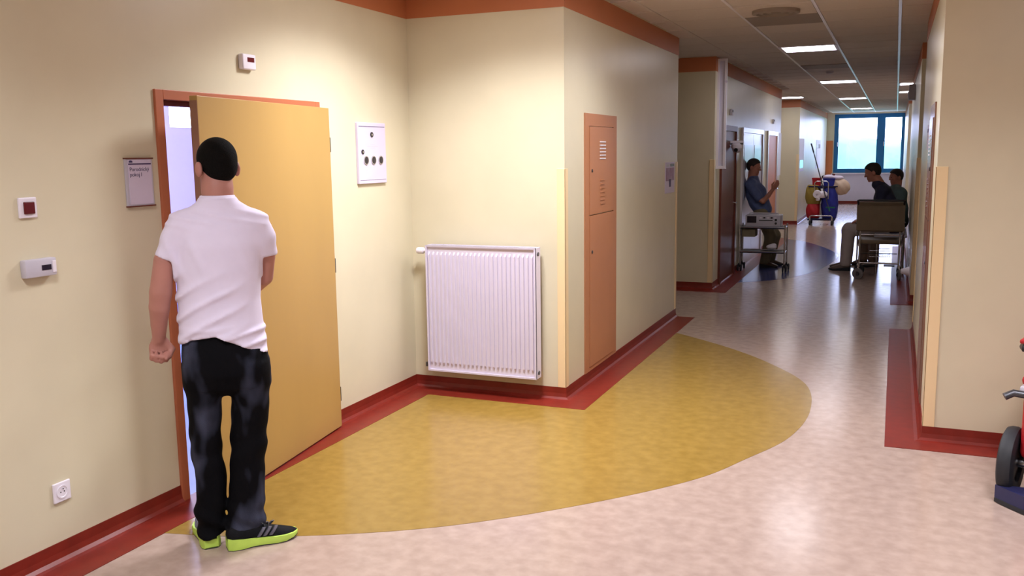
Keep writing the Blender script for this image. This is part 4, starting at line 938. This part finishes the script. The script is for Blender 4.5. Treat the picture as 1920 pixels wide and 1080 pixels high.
SDF((-0.2, -0.4, 0.55), (0.16, -0.12, 0.85), 0.014).ell((0.02, -0.25, 0.71), (0.11, 0.06, 0.085)).ell((-0.08, -0.26, 0.60), (0.05, 0.04, 0.06), None, 0.03).build('white_rag', WPLAST, ct)
SDF((-0.1, -0.2, 1.0), (0.5, 0.2, 1.25), 0.015).ell((0.14, 0, 1.10), (0.15, 0.12, 0.055)).ell((0.32, 0, 1.08), (0.13, 0.11, 0.055), None, 0.04).build('folded_cloth', PAPER, ct)
SDF((0.1, -0.1, 1.05), (0.35, 0.1, 1.25), 0.014).ell((0.03+0.2, -0.02, 1.15), (0.04, 0.05, 0.03)).build('dark_red_cloth', DARKRED, ct)
SDF((0.16, -0.3, 0.64), (0.66, 0.3, 1.1), 0.015).ell((0.40, 0, 0.87), (0.20, 0.19, 0.185)).ell((0.28, 0, 0.97), (0.10, 0.12, 0.08), None, 0.05).disp(lambda X, Y, Z: 0.006*np.sin(40*X+30*Z)+0*Y).build('beige_sack', SACK, ct)
MB().lathe([(0.05, 0.0), (0.055, 0.02), (0.045, 0.05), (0.0, 0.06)], (0.02, 0.02, 1.08), n=16).build('black_cap', BLACK, ct, smooth=True)
MB().tube([(-0.24, -0.25, 0.06), (-0.24, -0.27, 0.20), (-0.21, -0.27, 0.225), (0.21, -0.27, 0.225), (0.24, -0.27, 0.20), (0.24, -0.25, 0.06)], 0.018).build('front_bumper', STEEL, ct, smooth=True)
MB().tube([(-0.16, -0.24, 0.80), (-0.16, -0.25, 0.97), (-0.12, -0.25, 1.01), (0.10, -0.25, 1.01), (0.14, -0.25, 0.97), (0.14, -0.24, 0.60)], 0.013).build('push_handle', STEEL, ct, smooth=True)
MB().tube([(-0.02, -0.25, 0.22), (-0.02, -0.25, 0.50)], 0.012).build('front_post', STEEL, ct, smooth=True)
MB().box(0.10, 0.30, -0.275, -0.268, 0.40, 0.43).build('tape_band', TEAL, ct)
MB().box(-0.30, 0.30, -0.22, 0.22, 0.11, 0.15, 0.01).build('base_deck', NAVYB, ct)
for sx in (-1, 1):
    for y in (-0.25, 0.2):
        MB().lathe([(0.0, -0.02), (0.05, -0.02), (0.06, -0.01), (0.06, 0.01), (0.05, 0.02), (0.0, 0.02)], (sx*0.24, y, 0.06), (1, 0, 0), 20).build('caster_wheel', RUBBER, ct, smooth=True)
mp_ = empty('mop', (-1.53, 22.25, 0), label='grey mop pole leaning in the cleaning cart', cat='mop')
MB().cyl((0.16, -0.31, 0.42), (-0.20, -0.31, 1.66), 0.012, n=8).build('pole', DSTEEL, mp_, smooth=True)
MB().cyl((-0.20, -0.31, 1.66), (-0.262, -0.31, 1.87), 0.017, n=8).build('grip', BLACK, mp_, smooth=True)
MB().cyl((0.16, -0.31, 0.42), (0.19, -0.31, 0.33), 0.016, n=8).build('ferrule', TEAL, mp_, smooth=True)

# ------------------------------------------------------------------ red floor scrubber, cut by the right picture edge
REDP = mat('red_machine_plastic', (176, 30, 40), 0.35, noise=0.05, scale=5)
BLUEP = mat('dark_blue_plastic', (40, 42, 82), 0.4, noise=0.05, scale=5)
fs = empty('floor_scrubber', (0.60, 4.98, 0), math.radians(-18), label='red floor scrubber with large dark wheel at the right edge', cat='cleaning machine')
wl = MB().lathe([(0.10, -0.035), (0.150, -0.037), (0.170, -0.028), (0.176, -0.012), (0.176, 0.012), (0.170, 0.028), (0.150, 0.037), (0.10, 0.035), (0.10, -0.035)], (0.0, 0, 0.176), (1, 0, 0), 48).build('wheel', RUBBER, fs, smooth=True)
MB().lathe([(0.0, -0.03), (0.08, -0.025), (0.115, -0.012), (0.115, 0.015), (0.0, 0.03)], (0.0, 0, 0.176), (1, 0, 0), 32).build('rim', BLACK, wl, smooth=True)
MB().cyl((-0.03, 0, 0.176), (0.12, 0, 0.176), 0.024, n=16).build('axle', STEEL, wl, smooth=True)
w2_ = copy_tree(wl, fs); w2_.location = (0.66, 0, 0)
MB().box(0.045, 0.615, -0.08, 0.60, 0.22, 0.56, 0.03, 3).build('solution_tank', REDP, fs, smooth=True)
MB().box(0.05, 0.61, 0.10, 0.56, 0.58, 0.86, 0.06, 3).build('recovery_tank', REDP, fs, smooth=True)
MB().box(0.03, 0.63, -0.09, 0.60, 0.545, 0.585, 0.012).build('seam_band', GREYP, fs, smooth=True)
MB().box(0.035, 0.30, -0.09, 0.05, 0.585, 0.64, 0.025, 3).build('filler_cap', REDP, fs, smooth=True)
MB().box(0.09, 0.57, -0.06, 0.5, 0.12, 0.225).build('chassis', BLACK, fs)
MB().tube([(0.07, -0.09, 0.545), (0.01, -0.10, 0.55), (-0.025, -0.12, 0.53)], 0.018).build('latch_lever', DSTEEL, fs, smooth=True)
MB().tube([(0.06, 0.12, 0.76), (0.03, -0.06, 0.775), (0.04, -0.12, 0.78), (0.62, -0.12, 0.78), (0.63, -0.06, 0.775), (0.60, 0.12, 0.76)], 0.018).build('handle_bar', BLACK, fs, smooth=True)
MB().box(0.025, 0.635, -0.13, 0.02, 0.80, 0.822, 0.008).build('control_panel', REDP, fs)
MB().box(0.12, 0.54, -0.05, 0.12, 0.70, 0.80).build('panel_neck', BLACK, fs)
pts = [(-0.035, -0.145), (0.03, -0.19), (0.11, -0.24), (0.22, -0.27), (0.35, -0.28), (0.6, -0.24), (0.74, -0.145), (0.55, -0.13), (0.35, -0.14), (0.1, -0.10)]
MB().prism(pts, 0.025, 0.09).build('squeegee', BLUEP, fs)
MB().prism([(x, y-0.004) for x, y in pts], 0.004, 0.025).build('squeegee_lip', RUBBER, fs)
MB().tube([(0.34, -0.22, 0.09), (0.34, -0.20, 0.25), (0.34, -0.07, 0.40)], 0.03).build('suction_hose', BLACK, fs, smooth=True)
